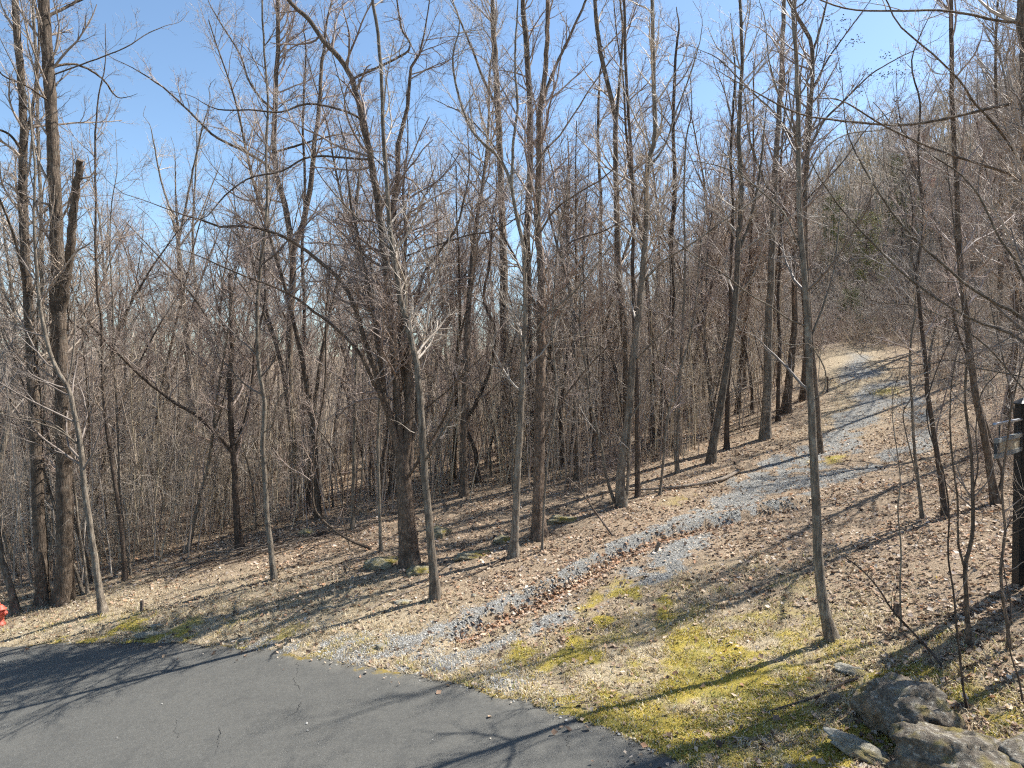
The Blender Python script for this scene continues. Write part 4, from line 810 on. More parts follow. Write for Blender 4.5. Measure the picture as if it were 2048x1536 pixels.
def far_proto(seed, H, r0, bark, twig, n1=16):
    t, c = proto_tree(seed, H, r0, 1, n1, .35, .17, bark, twig, rt=.012, n2=5, n3=4, sides=5)
    V = []; 
    import bmesh
    bm = bmesh.new(); bm.from_mesh(t); bm.from_mesh(c); me = bpy.data.meshes.new('far_tree'); bm.to_mesh(me); bm.free(); me.materials.append(M[twig]); me.polygons.foreach_set('use_smooth', np.ones(len(me.polygons), bool)); return me
FAR = [far_proto(401, 15, .16, 'bark_brown', 'twig_brown'), far_proto(402, 18, .2, 'bark_grey', 'twig_grey'), far_proto(403, 12, .12, 'bark_brown', 'twig_grey'), far_proto(404, 16, .15, 'bark_brown', 'twig_straw')]
frng = np.random.default_rng(21); pts = []
fx = []
while len(pts) < 1900:
    y = 74 + 250 * frng.random() ** 1.2; x = (-.95 + 1.9 * frng.random()) * y
    if x > 0.25 * y and y < 250 or frng.random() < .45: pts.append((x, y))
pts = np.array(pts); z = fheight(pts[:, 0], pts[:, 1]); nb = len(pts)
scatter('far_wood', 'bare brown wood covering the hillside and valley beyond', 'wood', FAR, np.column_stack([pts, z - .2]), frng.random(nb) * 6.28, .7 + .5 * frng.random(nb), frng.integers(0, 4, nb))
# close-set thin poles between the trunks
def poles(seed, n, mat_):
    rng = np.random.default_rng(seed); P = np.zeros((n, 12, 3)); P[:, 0, :2] = rng.normal(size=(n, 2)) * 1.1; P[:, 0, 2] = -.3; d = unit(np.stack([rng.normal(size=n) * .09, rng.normal(size=n) * .09, np.ones(n)], 1)); H = 4.5 + 7 * rng.random(n); c = rng.normal(size=(n, 3)) * .012
    for k in range(1, 12): d = unit(d + rng.normal(size=(n, 3)) * .04 + c); P[:, k] = P[:, k - 1] + d * (H / 11)[:, None]
    R = (.016 + .026 * rng.random(n))[:, None] * (1 - .75 * np.linspace(0, 1, 12)); b = Bag(); b.add(*tubes(P, R, 5))
    p1, r1 = grow(P, R, np.full(n, 12), .3, 1, H * .14, .4, (35, 70), 6, .05, .12, .6, .0045, .010, rng); b.add(*tubes(p1, r1, 3))
    p2, r2 = grow(p1, r1, np.full(len(p1), 4), .2, 1, .45, .3, (25, 60), 3, .05, .12, .7, .0032, .0045, rng); b.add(*tubes(p2, r2, 3)); return b.mesh('poles', M[mat_])
POLES = [poles(501, 7, 'twig_grey'), poles(502, 8, 'twig_brown'), poles(503, 6, 'twig_red'), poles(504, 7, 'twig_straw')]
pts = []; tries = 0
while len(pts) < 400 and tries < 9000:
    tries += 1; y = 25 + 45 * frng.random() ** 1.2; x = (-.86 + 1.6 * frng.random()) * y; z = h1(x, y)
    if not in_wood(x, y, z, 14) or drive_d(x, y) < 3.2 or (x > .42 * y and frng.random() < .7): continue
    pts.append((x, y, z))
nb = len(pts); scatter('thin_pole_thicket', 'close-set thin bare poles filling the wood between the larger trunks', 'thicket', POLES, pts, frng.random(nb) * 6.28, .75 + .5 * frng.random(nb), frng.integers(0, 4, nb))
# shrubby floor of that wood
pts = []
while len(pts) < 700:
    y = 60 + 200 * frng.random() ** 1.3; x = (-.95 + 1.9 * frng.random()) * y
    pts.append((x, y))
while len(pts) < 1350:
    y = 51 + 50 * frng.random(); x = (.40 + .50 * frng.random()) * y
    if drive_d(x, y) > 1.0: pts.append((x, y))
pts = np.array(pts); z = fheight(pts[:, 0], pts[:, 1]); nb = len(pts)
scatter('far_undergrowth', 'brownish haze of undergrowth on the far forest floor', 'undergrowth', [BUSH[1], BUSH[2], BUSH[3]], np.column_stack([pts, z]), frng.random(nb) * 6.28, 1.2 + 1.1 * frng.random(nb), frng.integers(0, 3, nb))

# ------------------------------------------------------------------ pines
def pine(name, label, px, d, H, W, seed, cols=((.075, .095, .03), (.18, .20, .075)), group=None):
    rng = np.random.default_rng(seed); x = (px - 1024) / FPX * d; z = h1(x, d); root = empty(name, (x, d, z)); tag(root, label, 'tree', group)
    A = np.array([[0, 0, -.3], [.05, 0, H * .35], [0, .08, H * .7], [0, 0, H]]); A = crom(A, 16); R = .016 * H * (1 - .9 * np.linspace(0, 1, 16))
    b = Bag(); b.add(*tubes(A[None], R[None], 6))
    p1, r1 = grow(A[None], R[None], np.array([70]), .12, 1, W * 1.0, .8, (70, 100), 8, .03, .05, .35, .008, .03, rng); b.add(*tubes(p1, r1, 3)); link('trunk', b.mesh('trunk', M['bark_dark']), root)
    p2, r2 = grow(p1, r1, np.full(len(p1), 9), .2, 1, W * .3, .4, (30, 60), 4, .05, .1, .6, .005, .01, rng)
    n = 2600; i = rng.integers(0, len(p2), n); f = rng.random(n)[:, None] * 3; k = np.minimum(f.astype(int), 2)[:, 0]; u = f - k[:, None]
    c = p2[i, k] * (1 - u) + p2[i, k + 1] * u + rng.normal(size=(n, 3)) * .05 * W / 2.0
    a = unit(rng.normal(size=(n, 3)) + np.array([0, 0, .5])) * (.16 + .12 * rng.random((n, 1))) * W / 2.0; s = unit(np.cross(a, rng.normal(size=(n, 3)))) * .022 * W / 2.0
    V = np.stack([c - s, c + s, c + a], 1).reshape(-1, 3); F = np.arange(3 * n).reshape(-1, 3)
    t = rng.random((n, 1)); col = np.repeat(np.array(cols[0]) * (1 - t) + np.array(cols[1]) * t, 3, 0)
    link('foliage', mesh_np('foliage', V, F, M['needle'], False, {'col': col}), root)
pine('pine_tree', 'green pine low among the trunks behind the dark ridged trunk', 1150, 60, 7.5, 2.6, 1)
pine('pine_tree', 'small green pine right beside the larger low pine', 1185, 66, 6.0, 2.2, 2)
pine('pine_tree', 'yellow-green pine just above the top of the drive', 1730, 68, 9.5, 3.2, 3, ((.11, .115, .035), (.25, .245, .09)))
pine('pine_tree', 'olive-green pine right of the yellow-green one on the hillside', 1800, 74, 11.5, 3.4, 4, ((.10, .11, .04), (.22, .22, .09)))
pine('pine_tree', 'dull green pine left of the yellow-green one', 1665, 80, 9, 3.0, 5, ((.09, .10, .035), (.20, .21, .08)))
pine('pine_tree', 'dark pine standing on the hill skyline', 1832, 150, 14, 4.0, 6)
pine('pine_tree', 'lower dark pine on the hillside below the skyline', 1790, 125, 12, 4.0, 7)
pine('blossoming_maple', 'small maple with rusty red buds on the hillside', 1842, 98, 10, 3.0, 8, ((.25, .08, .05), (.42, .17, .11)))
pine('pine_tree', 'dark green evergreen at the top end of the drive', 1700, 60, 4.0, 2.2, 9, ((.06, .08, .025), (.14, .16, .055)))
pine('pine_tree', 'faint green pine in the hollow behind the broken tree', 500, 62, 4.5, 2.2, 10)

# ------------------------------------------------------------------ rocks
def rock_mesh(name, size, seed, m, flatten=1.0, sub=4, rough=.42, facets=9):
    if name == 'boulder': rough = .30
    import bmesh
    bm = bmesh.new(); bmesh.ops.create_icosphere(bm, subdivisions=sub, radius=1); V = np.array([v.co[:] for v in bm.verts]); F = np.array([[v.index for v in f.verts] for f in bm.faces]); bm.free()
    rng = np.random.default_rng(seed); D = unit(rng.normal(size=(facets + 6, 3))); h = (.74 + .24 * rng.random(facets + 6)) if name == 'boulder' else (.62 + .33 * rng.random(facets + 6))
    r = np.ones(len(V))
    for q in range(len(D)):                                   # planes cut off the ball: a broken, faceted stone
        c = V @ D[q]; r = np.where(c > .05, np.minimum(r, h[q] / np.maximum(c, .05)), r)
    r = r * (1 + rough * (.5 * (fbm(V[:, 0] * 3 + seed, V[:, 1] * 3 + V[:, 2] * 2, 1.2, seed, 4) - .5) + .5 * (fbm(V[:, 2] * 5, V[:, 0] * 5 - V[:, 1] * 3 + seed, 1.0, seed + 3, 3) - .5)))
    r = r * (1 + .10 * (fbm(V[:, 0] * 9 + V[:, 2] * 4, V[:, 1] * 9 - V[:, 2] * 6 + seed, 1.0, seed + 9, 4) - .5) + .06 * np.sign(np.sin(V @ unit(rng.normal(size=3)) * 9 + 3 * fbm(V[:, 0] * 3, V[:, 2] * 3, 1, seed))))
    V = V * r[:, None] * np.array(size) * .5 / .82
    return mesh_np(name, V, F, m, False)
def rock(name, label, px, py, size, seed, m, rot=0, sink=.3, tilt=(0, 0), group=None, cat='rock', sub=4):
    g = hit(px, py); o = link(name, rock_mesh(name, size, seed, M[m], sub=sub), None, (g[0], g[1], g[2] + size[2] * (.5 - sink))); o.rotation_euler = (tilt[0], tilt[1], rot); return tag(o, label, cat, group)
rock('boulder', 'big rounded grey boulder left of the other, lower right corner', 1812, 1452, (1.1, 1.3, .95), 61, 'rock', .5, .3, (.0, .15), sub=5)
rock('boulder', 'rough pitted boulder at the bottom right, nearest the camera', 1932, 1565, (1.6, 1.15, .9), 62, 'rock', -.35, .26, (0, .12), sub=5)
rock('boulder', 'grey boulder cut by the bottom right corner', 2060, 1560, (1.0, .9, .6), 63, 'rock', .3, .2)
rock('stone_slab', 'pale slanting stone slab left of the rough pitted boulder', 1722, 1505, (1.05, .42, .24), 64, 'rock_slab', -.55, .25, (0, .2))
rock('stone', 'flat pale stone above the big rounded boulder', 1698, 1343, (.46, .55, .16), 65, 'rock_slab', .2, .3)
rock('stone', 'small dark stone left of the big rounded boulder', 1669, 1408, (.22, .2, .2), 66, 'rock', .2, .2)
rock('mossy_rock', 'flat mossy rock left of the shaggy clump base', 770, 1128, (1.15, 0.94, 0.53), 69, 'rock_mossy', .2, .5)
rock('mossy_rock', 'yellow-mossed rock at the foot of the shaggy clump, behind the grey sapling', 838, 1143, (0.72, 0.68, 0.47), 70, 'rock_mossy', 0, .5)
rock('flat_rock', 'bare flat slab right of the dark ridged trunk', 1122, 1042, (1.27, 0.77, 0.36), 71, 'rock_mossy', -.2, .5)
rock('mossy_rock', 'long low rock half sunk in leaves between clump and light-brown tree', 946, 1112, (1.27, 0.51, 0.34), 73, 'rock_mossy', .35, .5)
rock('mossy_rock', 'dark mossy rock in the shaded hollow right of the shaggy clump', 880, 1072, (0.81, 0.68, 0.77), 74, 'rock_mossy', .3, .5)
rock('mossy_rock', 'mossy rock left of the light-brown tree', 1005, 1082, (0.68, 0.51, 0.36), 77, 'rock_mossy', .2, .5)
rock('mossy_rock', 'small mossy rock beyond the brush pile', 612, 1072, (.6, .5, .4), 79, 'rock_mossy', .2, .3)
rock('stone', 'pale stone at the foot of the dark ridged trunk', 1083, 1072, (.3, .25, .24), 81, 'rock_slab', .2, .2, sub=3)
rock('stone', 'bluish flat stone in the grass left of the grey sapling', 805, 1206, (.62, .4, .12), 82, 'rock_slab', .2, .35, sub=3)
rock('stone', 'flat stone on the verge right above the asphalt edge, left side', 298, 1272, (.9, .35, .16), 83, 'rock_slab', .1, .35, sub=3)
rock('stone', 'small blue-grey stone on the left verge', 315, 1254, (.4, .25, .12), 84, 'rock_slab', .1, .3, sub=3)
rock('stone', 'tiny white stone lying on the open slope', 948, 1194, (.16, .15, .12), 85, 'rock_slab', .1, .25, sub=3)
rock('stone', 'pale stone half sunk in the gravel near the asphalt', 762, 1296, (.28, .22, .14), 86, 'rock_slab', .1, .3, sub=3)
rock('stone', 'flat grey stone on the verge right of the long slab stone', 490, 1282, (.45, .25, .12), 87, 'rock_slab', .1, .3, sub=3)
rock('stone', 'flat grey stone high on the verge between the shadows', 655, 1218, (.5, .3, .10), 88, 'rock_slab', .1, .3, sub=3)

# ------------------------------------------------------------------ dead wood
def stick(name, label, pts, w, m='deadwood', cat='branch', lift=.03, forks=(), seed=0):
    q = [hit(*p) for p in pts]; d = q[0][1]; root = q[0]; P = crom(np.array([a + np.array([0, 0, lift + .5 * w * d / FPX]) for a in q]), 24); rng = np.random.default_rng(seed + 900)
    P[:, 2] += .02 * rng.normal(size=24).cumsum() * .3; R = w / 2 * d / FPX * (1 - .6 * np.linspace(0, 1, 24)); b = Bag(); b.add(*tubes((P - root)[None], R[None], 6))
    p1, r1 = grow((P - root)[None], R[None], np.array([5]), .3, 1, .5, .3, (30, 60), 5, .1, .1, .6, .006, .02, rng); b.add(*tubes(p1, r1, 4))
    return tag(link(name, b.mesh(name, M[m]), None, root), label, cat)
stick('fallen_branch', 'long pale fallen branch lying along the edge of the drive', [(1476, 947), (1440, 965), (1380, 976), (1300, 984), (1200, 990)], 8, 'deadwood', seed=1)
stick('fallen_branch', 'dead branch lying left of the boulder, pointing at it', [(1715, 1362), (1690, 1372), (1620, 1400), (1530, 1428)], 6, 'deadwood_dark', seed=2)
stick('fallen_branch', 'short pale stick lying in the leaves left of the mossy rock', [(690, 1132), (700, 1146)], 5, 'deadwood', seed=3)
stick('fallen_branch', 'thin stick lying across the slope right of the grey sapling', [(1010, 1118), (960, 1145), (880, 1175)], 4, 'deadwood_dark', seed=4)
stick('fallen_branch', 'pale stick on the slope below the mossy rocks', [(824, 1184), (770, 1206), (735, 1224)], 4, 'deadwood', seed=5)
def leaning(name, label, a, b, w, lift, m='deadwood_dark', mid=None, seed=0):
    A = hit(*a); d = A[1]; B = unp(b[0], b[1], d + lift); root = A; q = [A]
    for p in (mid or []): q.append(unp(p[0], p[1], d + lift * .5))
    q.append(B); P = crom(q, 24); R = w / 2 * d / FPX * (1 - .65 * np.linspace(0, 1, 24)); rng = np.random.default_rng(seed + 50); bg_ = Bag(); bg_.add(*tubes((P - root)[None], R[None], 5))
    p1, r1 = grow((P - root)[None], R[None], np.array([7]), .3, 1, .6, .3, (30, 60), 5, .1, .1, .6, .005, .01, rng); bg_.add(*tubes(p1, r1, 3))
    return tag(link(name, bg_.mesh(name, M[m]), None, root), label, 'branch')
leaning('leaning_branch', 'long thin dead branch leaning down-right over the leaves toward the boulders', (1888, 1337), (1665, 1100), 6, .6, mid=[(1854, 1295), (1785, 1220), (1758, 1178), (1717, 1134)], seed=1)
leaning('leaning_branch', 'dark thin branch leaning on the slope left of the braided tree', (1226, 1072), (1136, 955), 5, 1.0, mid=[(1195, 1030), (1160, 980)], seed=2)
# brush pile
bp = hit(520, 1115); pile = empty('brush_pile', bp); tag(pile, 'heap of cut brown sticks on the slope behind the straight pale sapling', 'brush pile')
prg = np.random.default_rng(31)
pa = hit(330, 1150); pb = hit(690, 1068)
for k in range(110):
    f = prg.random(); c = pa * (1 - f) + pb * f; c = c + np.array([prg.normal() * .3, prg.normal() * .45, 0]); zc = h1(c[0], c[1]); hh = .45 * math.exp(-((f - .55) / .35) ** 2)
    az = math.atan2(pb[1] - pa[1], pb[0] - pa[0]) + prg.normal() * .35; L = .7 + 1.6 * prg.random(); e = np.array([math.cos(az), math.sin(az), 0]) * L / 2
    p0 = c - e; p1 = c + e; mid = c + prg.normal(size=3) * .06
    q = [np.array([p[0], p[1], h1(p[0], p[1]) + hh * prg.random() * (.5 if j != 1 else 1.0) + .02]) for j, p in enumerate((p0, mid, p1))]
    P = crom(q, 7); r = .010 + .026 * prg.random() ** 2
    V, F = tubes((P - bp)[None], (r * (1 - .5 * np.linspace(0, 1, 7)))[None], 5)
    link('stick', mesh_np('stick', V, F, M['deadwood' if prg.random() < .4 else 'deadwood_dark']), pile)
# stumps, stake
def stump(name, label, px, py, r, h, m, cat='stump', lean=0.0):
    g = hit(px, py); P = np.array([[0, 0, -.15], [0, 0, h * .3], [lean * h, 0, h]]); P = crom(P, 6); R = np.array([r * 1.5, r * 1.25, r * 1.08, r, r * .97, r * .92]); V, F = tubes(P[None], R[None], 9, .06, 3)
    b = Bag(); b.add(V, F); b.add(np.vstack([V[-9:], P[-1][None] + np.array([[0, 0, .01]])]), np.array([[i, (i + 1) % 9, 9] for i in range(9)])); return tag(link(name, b.mesh(name, M[m]), None, g), label, cat)
stump('stump', 'short dark stump on the open slope above the left verge', 284, 1222, .06, .36, 'deadwood_dark')
stump('stump', 'small cut stump in the leaves right of the lone sapling', 1793, 1232, .07, .30, 'deadwood_dark')
stump('stump', 'pale splintered stump in the gravel bank', 1314, 1102, .06, .28, 'deadwood', lean=.3)
stump('wooden_stake', 'thin dark stake standing at the left edge of the upper drive', 1655, 784, .05, .95, 'deadwood_dark', 'stake')

# ------------------------------------------------------------------ street-sign post and hydrant
def box_mesh(name, sx, sy, sz, m, bev=.008, c=(0, 0, 0)):
    import bmesh
    bm = bmesh.new(); bmesh.ops.create_cube(bm, size=1); bmesh.ops.scale(bm, vec=(sx, sy, sz), verts=bm.verts); bmesh.ops.bevel(bm, geom=bm.edges[:], offset=bev, segments=2, affect='EDGES'); bmesh.ops.translate(bm, vec=c, verts=bm.verts)
    me = bpy.data.meshes.new(name); bm.to_mesh(me); bm.free(); me.materials.append(m); return me
pb_ = hit(2040, 1168); dS = pb_[1]; top_h = 362 / FPX * dS; u_ = dS / FPX
sign = empty('sign_post', pb_); tag(sign, 'black square post with cap and a framed wooden name board hanging from its arm', 'sign post')
link('post', box_mesh('post', .24, .24, top_h + .3, M['black_paint'], .012, (0.01, 0, top_h / 2 - .15)), sign)
link('post_trim', box_mesh('post_trim', .262, .262, .05, M['black_paint'], .01, (0.01, 0, top_h * .80)), sign)
import bmesh
bm = bmesh.new(); bmesh.ops.create_cone(bm, cap_ends=True, segments=4, radius1=.235, radius2=.02, depth=.12); bmesh.ops.rotate(bm, cent=(0, 0, 0), matrix=__import__('mathutils').Matrix.Rotation(math.pi / 4, 3, 'Z'), verts=bm.verts); bmesh.ops.translate(bm, vec=(0.01, 0, top_h + .085), verts=bm.verts)
me = bpy.data.meshes.new('cap'); bm.to_mesh(me); bm.free(); me.materials.append(M['black_paint']); capo = link('post_cap', me, sign)
link('cap_plate', box_mesh('cap_plate', .31, .31, .035, M['black_paint'], .008, (0.01, 0, top_h + .012)), capo)
AE = unp(1987, 852, dS * .9) - unp(2043, 838, dS)            # the arm swings left and toward the camera
YAW = math.atan2(-AE[1], -AE[0]); ax_ = np.array([-math.cos(YAW), -math.sin(YAW), 0])
def pt(a, z): return ax_ * a + np.array([0, 0, z])
ZA = unp(2043, 838, dS)[2] - pb_[2]; LA_ = float(np.hypot(AE[0], AE[1]))
V, F = tubes(np.stack([pt(.10, ZA), pt(LA_ * .5, ZA), pt(LA_, ZA)])[None], np.full((1, 3), .035), 8); arm = link('arm', mesh_np('arm', V, F, M['bright_metal']), sign)
bm = bmesh.new(); bmesh.ops.create_uvsphere(bm, u_segments=10, v_segments=6, radius=.042); bmesh.ops.translate(bm, vec=tuple(pt(LA_ + .02, ZA)), verts=bm.verts); me = bpy.data.meshes.new('finial'); bm.to_mesh(me); bm.free(); me.materials.append(M['bright_metal']); link('finial', me, arm)
B0, B1 = .16, LA_ - .1; BZ1 = ZA - .29; BZ0 = BZ1 - .40; bh = BZ1 - BZ0; bw = B1 - B0
board = empty('name_board', (0, 0, 0)); board.parent = sign; board.location = tuple(pt((B0 + B1) / 2, (BZ0 + BZ1) / 2)); board.rotation_euler = (0, 0, YAW)
link('panel', box_mesh('panel', bw - .04, .03, bh - .04, M['weathered_board'], .003), board)
for nm, sx, sz, cx, cz, mm in (('frame_rail', bw, .09, 0, bh / 2 - .045, 'grey_frame'), ('frame_rail', bw, .09, 0, -bh / 2 + .045, 'grey_frame'), ('frame_stile', .12, bh - .184, -bw / 2 + .06, 0, 'dark_frame'), ('frame_stile', .12, bh - .184, bw / 2 - .06, 0, 'dark_frame')):
    link(nm, box_mesh(nm, sx, .075, sz, M[mm], .004, (cx, 0, cz)), board)
fc = bpy.data.curves.new('lettering', 'FONT'); fc.body = 'View'; fc.size = .25; fc.space_character = 2.4; fc.extrude = .002; fc.align_x = 'CENTER'; fc.align_y = 'CENTER'; fc.materials.append(M['lettering'])
to_ = bpy.data.objects.new('lettering_curve', fc); COL.objects.link(to_); bpy.context.view_layer.update(); lm_ = bpy.data.meshes.new_from_object(to_.evaluated_get(bpy.context.evaluated_depsgraph_get())); bpy.data.objects.remove(to_)
fo = bpy.data.objects.new('lettering', lm_); COL.objects.link(fo); fo.parent = board; fo.location = (0, -.0175, -.01); fo.rotation_euler = (math.pi / 2, 0, 0)
for a in (.45, LA_ - .35):
    V, F = tubes(np.stack([pt(a, ZA - .01), pt(a + .004, (ZA + BZ1) / 2), pt(a, BZ1 - .01)])[None], np.full((1, 3), .012), 6); link('hanger', mesh_np('hanger', V, F, M['dark_frame']), sign)

def lathe(prof, seg=20, c=(0, 0, 0), axis='z'):
    a = np.linspace(0, 2 * math.pi, seg, endpoint=False); V = []
    for r, z in prof:
        ring = np.stack([r * np.cos(a), r * np.sin(a), np.full(seg, z)], 1)
        if axis == 'x': ring = ring[:, [2, 0, 1]]
        if axis == 'y': ring = ring[:, [0, 2, 1]] * np.array([1, -1, 1])
        V.append(ring + np.array(c))
    n = len(prof); i = np.arange(n - 1)[:, None] * seg; j = np.arange(seg)[None]; k = (np.arange(seg) + 1)[None] % seg
    return np.concatenate(V), np.stack([i + j, i + k, i + k + seg, i + j + seg], -1).reshape(-1, 4)
hg = hit(0, 1252); hs = (47 * hg[1] / FPX) / .80
hyd = empty('fire_hydrant', hg); hyd.scale = (hs,) * 3; tag(hyd, 'faded red fire hydrant at the left edge of the verge', 'fire hydrant')
link('barrel', mesh_np('barrel', *lathe([(.17, -.1), (.17, .05), (.175, .06), (.175, .09), (.125, .1), (.118, .30), (.135, .36), (.145, .45), (.15, .52), (.13, .56), (.001, .56)]), M['hydrant_red']), hyd)
bon = link('bonnet', mesh_np('bonnet', *lathe([(.001, .565), (.19, .565), (.20, .58), (.195, .60), (.15, .61), (.135, .66), (.10, .71), (.05, .735), (.001, .74)]), M['hydrant_red']), hyd)
link('operating_nut', mesh_np('operating_nut', *lathe([(.035, .73), (.035, .79), (.028, .80), (.001, .80)], 5), M['hydrant_red'], False), bon)
for ax2, r, L, c in (('x', .065, .12, (.12, 0, .45)), ('x', .065, -.12, (-.12, 0, .45)), ('y', .085, .12, (0, -.12, .44))):
    prof = [(r, 0), (r, L * .4), (r * 1.25, L * .42), (r * 1.25, L * .85), (r * .9, L), (.02, L), (.02, L * 1.3), (.001, L * 1.3)]
    link('nozzle_cap', mesh_np('nozzle_cap', *lathe(prof, 14, c, ax2), M['hydrant_red']), hyd)

# ------------------------------------------------------------------ seed clusters on the slim tree
srng = np.random.default_rng(8); V = []; F = []; n0 = 0
sl0 = np.array(SEEDT.location)
for px, py in [(1690, 40), (1684, 62), (1700, 85), (1718, 78), (1672, 85), (1655, 35), (1650, 118), (1770, 108), (1800, 118), (1768, 150), (1785, 145), (1802, 148), (1828, 145), (1675, 135), (1640, 118), (1735, 145), (1450, 85), (1395, 110), (1440, 125), (1500, 120), (1720, 180), (1795, 200), (1800, 235)]:
    c = unp(px, py, SEEDT.location[1] - srng.random() * 1.0) - sl0
    n = 26; p = c + srng.normal(size=(n, 3)) * np.array([.13, .1, .10]); a = unit(srng.normal(size=(n, 3)) - np.array([0, 0, .6])) * .09; b = unit(np.cross(a, srng.normal(size=(n, 3)))) * .025
    V.append(np.stack([p, p + a * .5 + b, p + a, p + a * .5 - b], 1).reshape(-1, 3)); F.append(np.arange(4 * n).reshape(-1, 4) + n0); n0 += 4 * n
me = mesh_np('seed_clusters', np.concatenate(V), np.concatenate(F), flat('dry_seed', (.06, .038, .035), .8), False); o = link('seed_clusters', me, SEEDT); o['kind'] = 'stuff'

# ------------------------------------------------------------------ ground cover: leaves, grass, gravel
def sample_ground(n, ymin, ymax, pw, wfun, rng):
    X = []; Y = []; got = 0
    while got < n:
        y = ymin + (ymax - ymin) * rng.random(40000) ** pw; x = (-.85 + 1.7 * rng.random(40000)) * (y + 1)
        w = wfun(x, y); k = rng.random(40000) < w; X.append(x[k]); Y.append(y[k]); got += k.sum()
    X = np.concatenate(X)[:n]; Y = np.concatenate(Y)[:n]
    Zs = fheight(X, Y); on = fzones(X, Y)[4] < 0
    return X, Y, np.where(on, SLOPE * X + .018, Zs)
lr = np.random.default_rng(41)
NL = 88000
X, Y, Z = sample_ground(NL, 9.5, 48, 1.25, lambda x, y: np.where(fzones(x, y)[4] < 0, .00015 + .05 * np.exp(fzones(x, y)[4] / .35), np.clip(fzones(x, y)[3], 0, 1)), lr)
def leaves(X, Y, Z, rng, s0, s1):
    n = len(X); c = np.stack([X, Y, Z + .008 + .035 * rng.random(n)], 1); az = rng.random(n) * 6.28
    nrm = unit(np.stack([rng.normal(size=n) * .55, rng.normal(size=n) * .55, np.ones(n)], 1)); t = np.stack([np.cos(az), np.sin(az), np.zeros(n)], 1); t = unit(t - (t * nrm).sum(1, keepdims=True) * nrm); b = np.cross(nrm, t)
    L = (s0 + (s1 - s0) * rng.random(n) ** 1.7)[:, None]; W = L * (.28 + .2 * rng.random(n))[:, None]; curl = L * (.05 + .3 * rng.random(n))[:, None]; fold = L * (.22 * rng.random(n))[:, None]
    v = [c - t * L * .5 + nrm * curl * .6, c - t * L * .1 + b * W + nrm * fold, c - nrm * 0, c - t * L * .1 - b * W + nrm * fold, c + t * L * .5 + nrm * curl]
    V = np.stack(v, 1).reshape(-1, 3); i = np.arange(n)[:, None] * 5
    F = np.concatenate([i + np.array([[0, 2, 1]]), i + np.array([[0, 3, 2]]), i + np.array([[1, 2, 4]]), i + np.array([[2, 3, 4]])])
    return V, F
NR = 6000; tr_ = .35 + lr.random(NR) * 6.4; ir = tr_.astype(int); fr = (tr_ - ir)[:, None]; Cr = RUTP[ir] * (1 - fr) + RUTP[ir + 1] * fr; Tr = RUTP[ir + 1] - RUTP[ir]; Nr = np.stack([-Tr[:, 1], Tr[:, 0]], 1); Nr /= np.linalg.norm(Nr, axis=1, keepdims=True)
Cr = Cr + Nr * (-.10 + .17 * lr.normal(size=NR))[:, None]; X = np.concatenate([X[:NL - NR], Cr[:, 0]]); Y = np.concatenate([Y[:NL - NR], Cr[:, 1]]); Z = np.concatenate([Z[:NL - NR], fheight(Cr[:, 0], Cr[:, 1]) + .03 * lr.random(NR)])
V, F = leaves(X, Y, Z, lr, .05, .165)
pal = np.array([(.48, .36, .255), (.35, .25, .17), (.16, .105, .072), (.58, .465, .35), (.43, .285, .19), (.075, .05, .038), (.66, .57, .47), (.46, .26, .15), (.37, .30, .26)])
rutL = fzones(X, Y)[5]
k = lr.choice(len(pal), NL, p=[.2, .18, .14, .13, .12, .09, .05, .04, .05]); k = np.where((np.arange(NL) >= NL - NR) & (lr.random(NL) < .8), lr.choice([4, 7, 0, 4, 3], NL), k)
col = pal[k] * (.75 + .5 * lr.random((NL, 1))) * (.62 + .76 * fbm(X, Y, 1.3, 81, 3))[:, None]; col = np.repeat(col, 5, 0)
tag(link('leaf_litter', mesh_np('leaf_litter', V, F, M['leaf'], False, {'col': col})), 'brown fallen leaves strewn over the slope and filling the rut', 'leaves', kind='stuff')
# grass and moss blades
NG = 70000
def gw(x, y):
    g, m, d, l, sd, ru = fzones(x, y); return np.where(sd > -.07, np.clip(.75 * d + .8 * m - .55 * g - ru, 0, 1) * (.15 + 1.5 * np.clip(fbm(x, y, .5, 61, 2) - .3, 0, 1)), 0)
X, Y, Z = sample_ground(NG, 9.5, 46, 1.3, gw, lr); g, m, d, l, sd, ru = fzones(X, Y)
az = lr.random(NG) * 6.28; h = (.04 + .09 * lr.random(NG)) * np.where(m > .4, .55, 1.0); bend = .3 + 1.4 * lr.random(NG)
c = np.stack([X, Y, Z - .005], 1); e = np.stack([np.cos(az), np.sin(az), np.zeros(NG)], 1); s = np.stack([-np.sin(az), np.cos(az), np.zeros(NG)], 1) * (.005 + .006 * lr.random(NG))[:, None]
up = np.array([0, 0, 1.0]); mid = c + up * (h * .7)[:, None] + e * (h * bend * .35)[:, None]; tip = c + up * (h * (.95 - .3 * bend * .5))[:, None] + e * (h * bend)[:, None]
V = np.stack([c - s, c + s, mid + s * .8, mid - s * .8, tip], 1).reshape(-1, 3); i = np.arange(NG)[:, None] * 5
F = [i + np.array([[0, 1, 2, 3]]), i + np.array([[3, 2, 4]])]
tan = np.array([(.52, .42, .27), (.40, .31, .18), (.60, .52, .37), (.30, .23, .13)])[lr.integers(0, 4, NG)]; yg = np.array([(.40, .32, .06), (.30, .27, .07), (.46, .37, .09), (.20, .22, .06), (.38, .25, .05)])[lr.integers(0, 5, NG)]
pm = np.clip(m * .8, 0, .7); col = np.where((lr.random(NG) < pm)[:, None], yg, tan) * (.75 + .5 * lr.random((NG, 1)))
tag(link('dry_grass', mesh_np('dry_grass', V, F, M['grass'], False, {'col': np.repeat(col, 5, 0)})), 'short straw-coloured and yellow-green grass and moss along the verge', 'grass', kind='stuff')
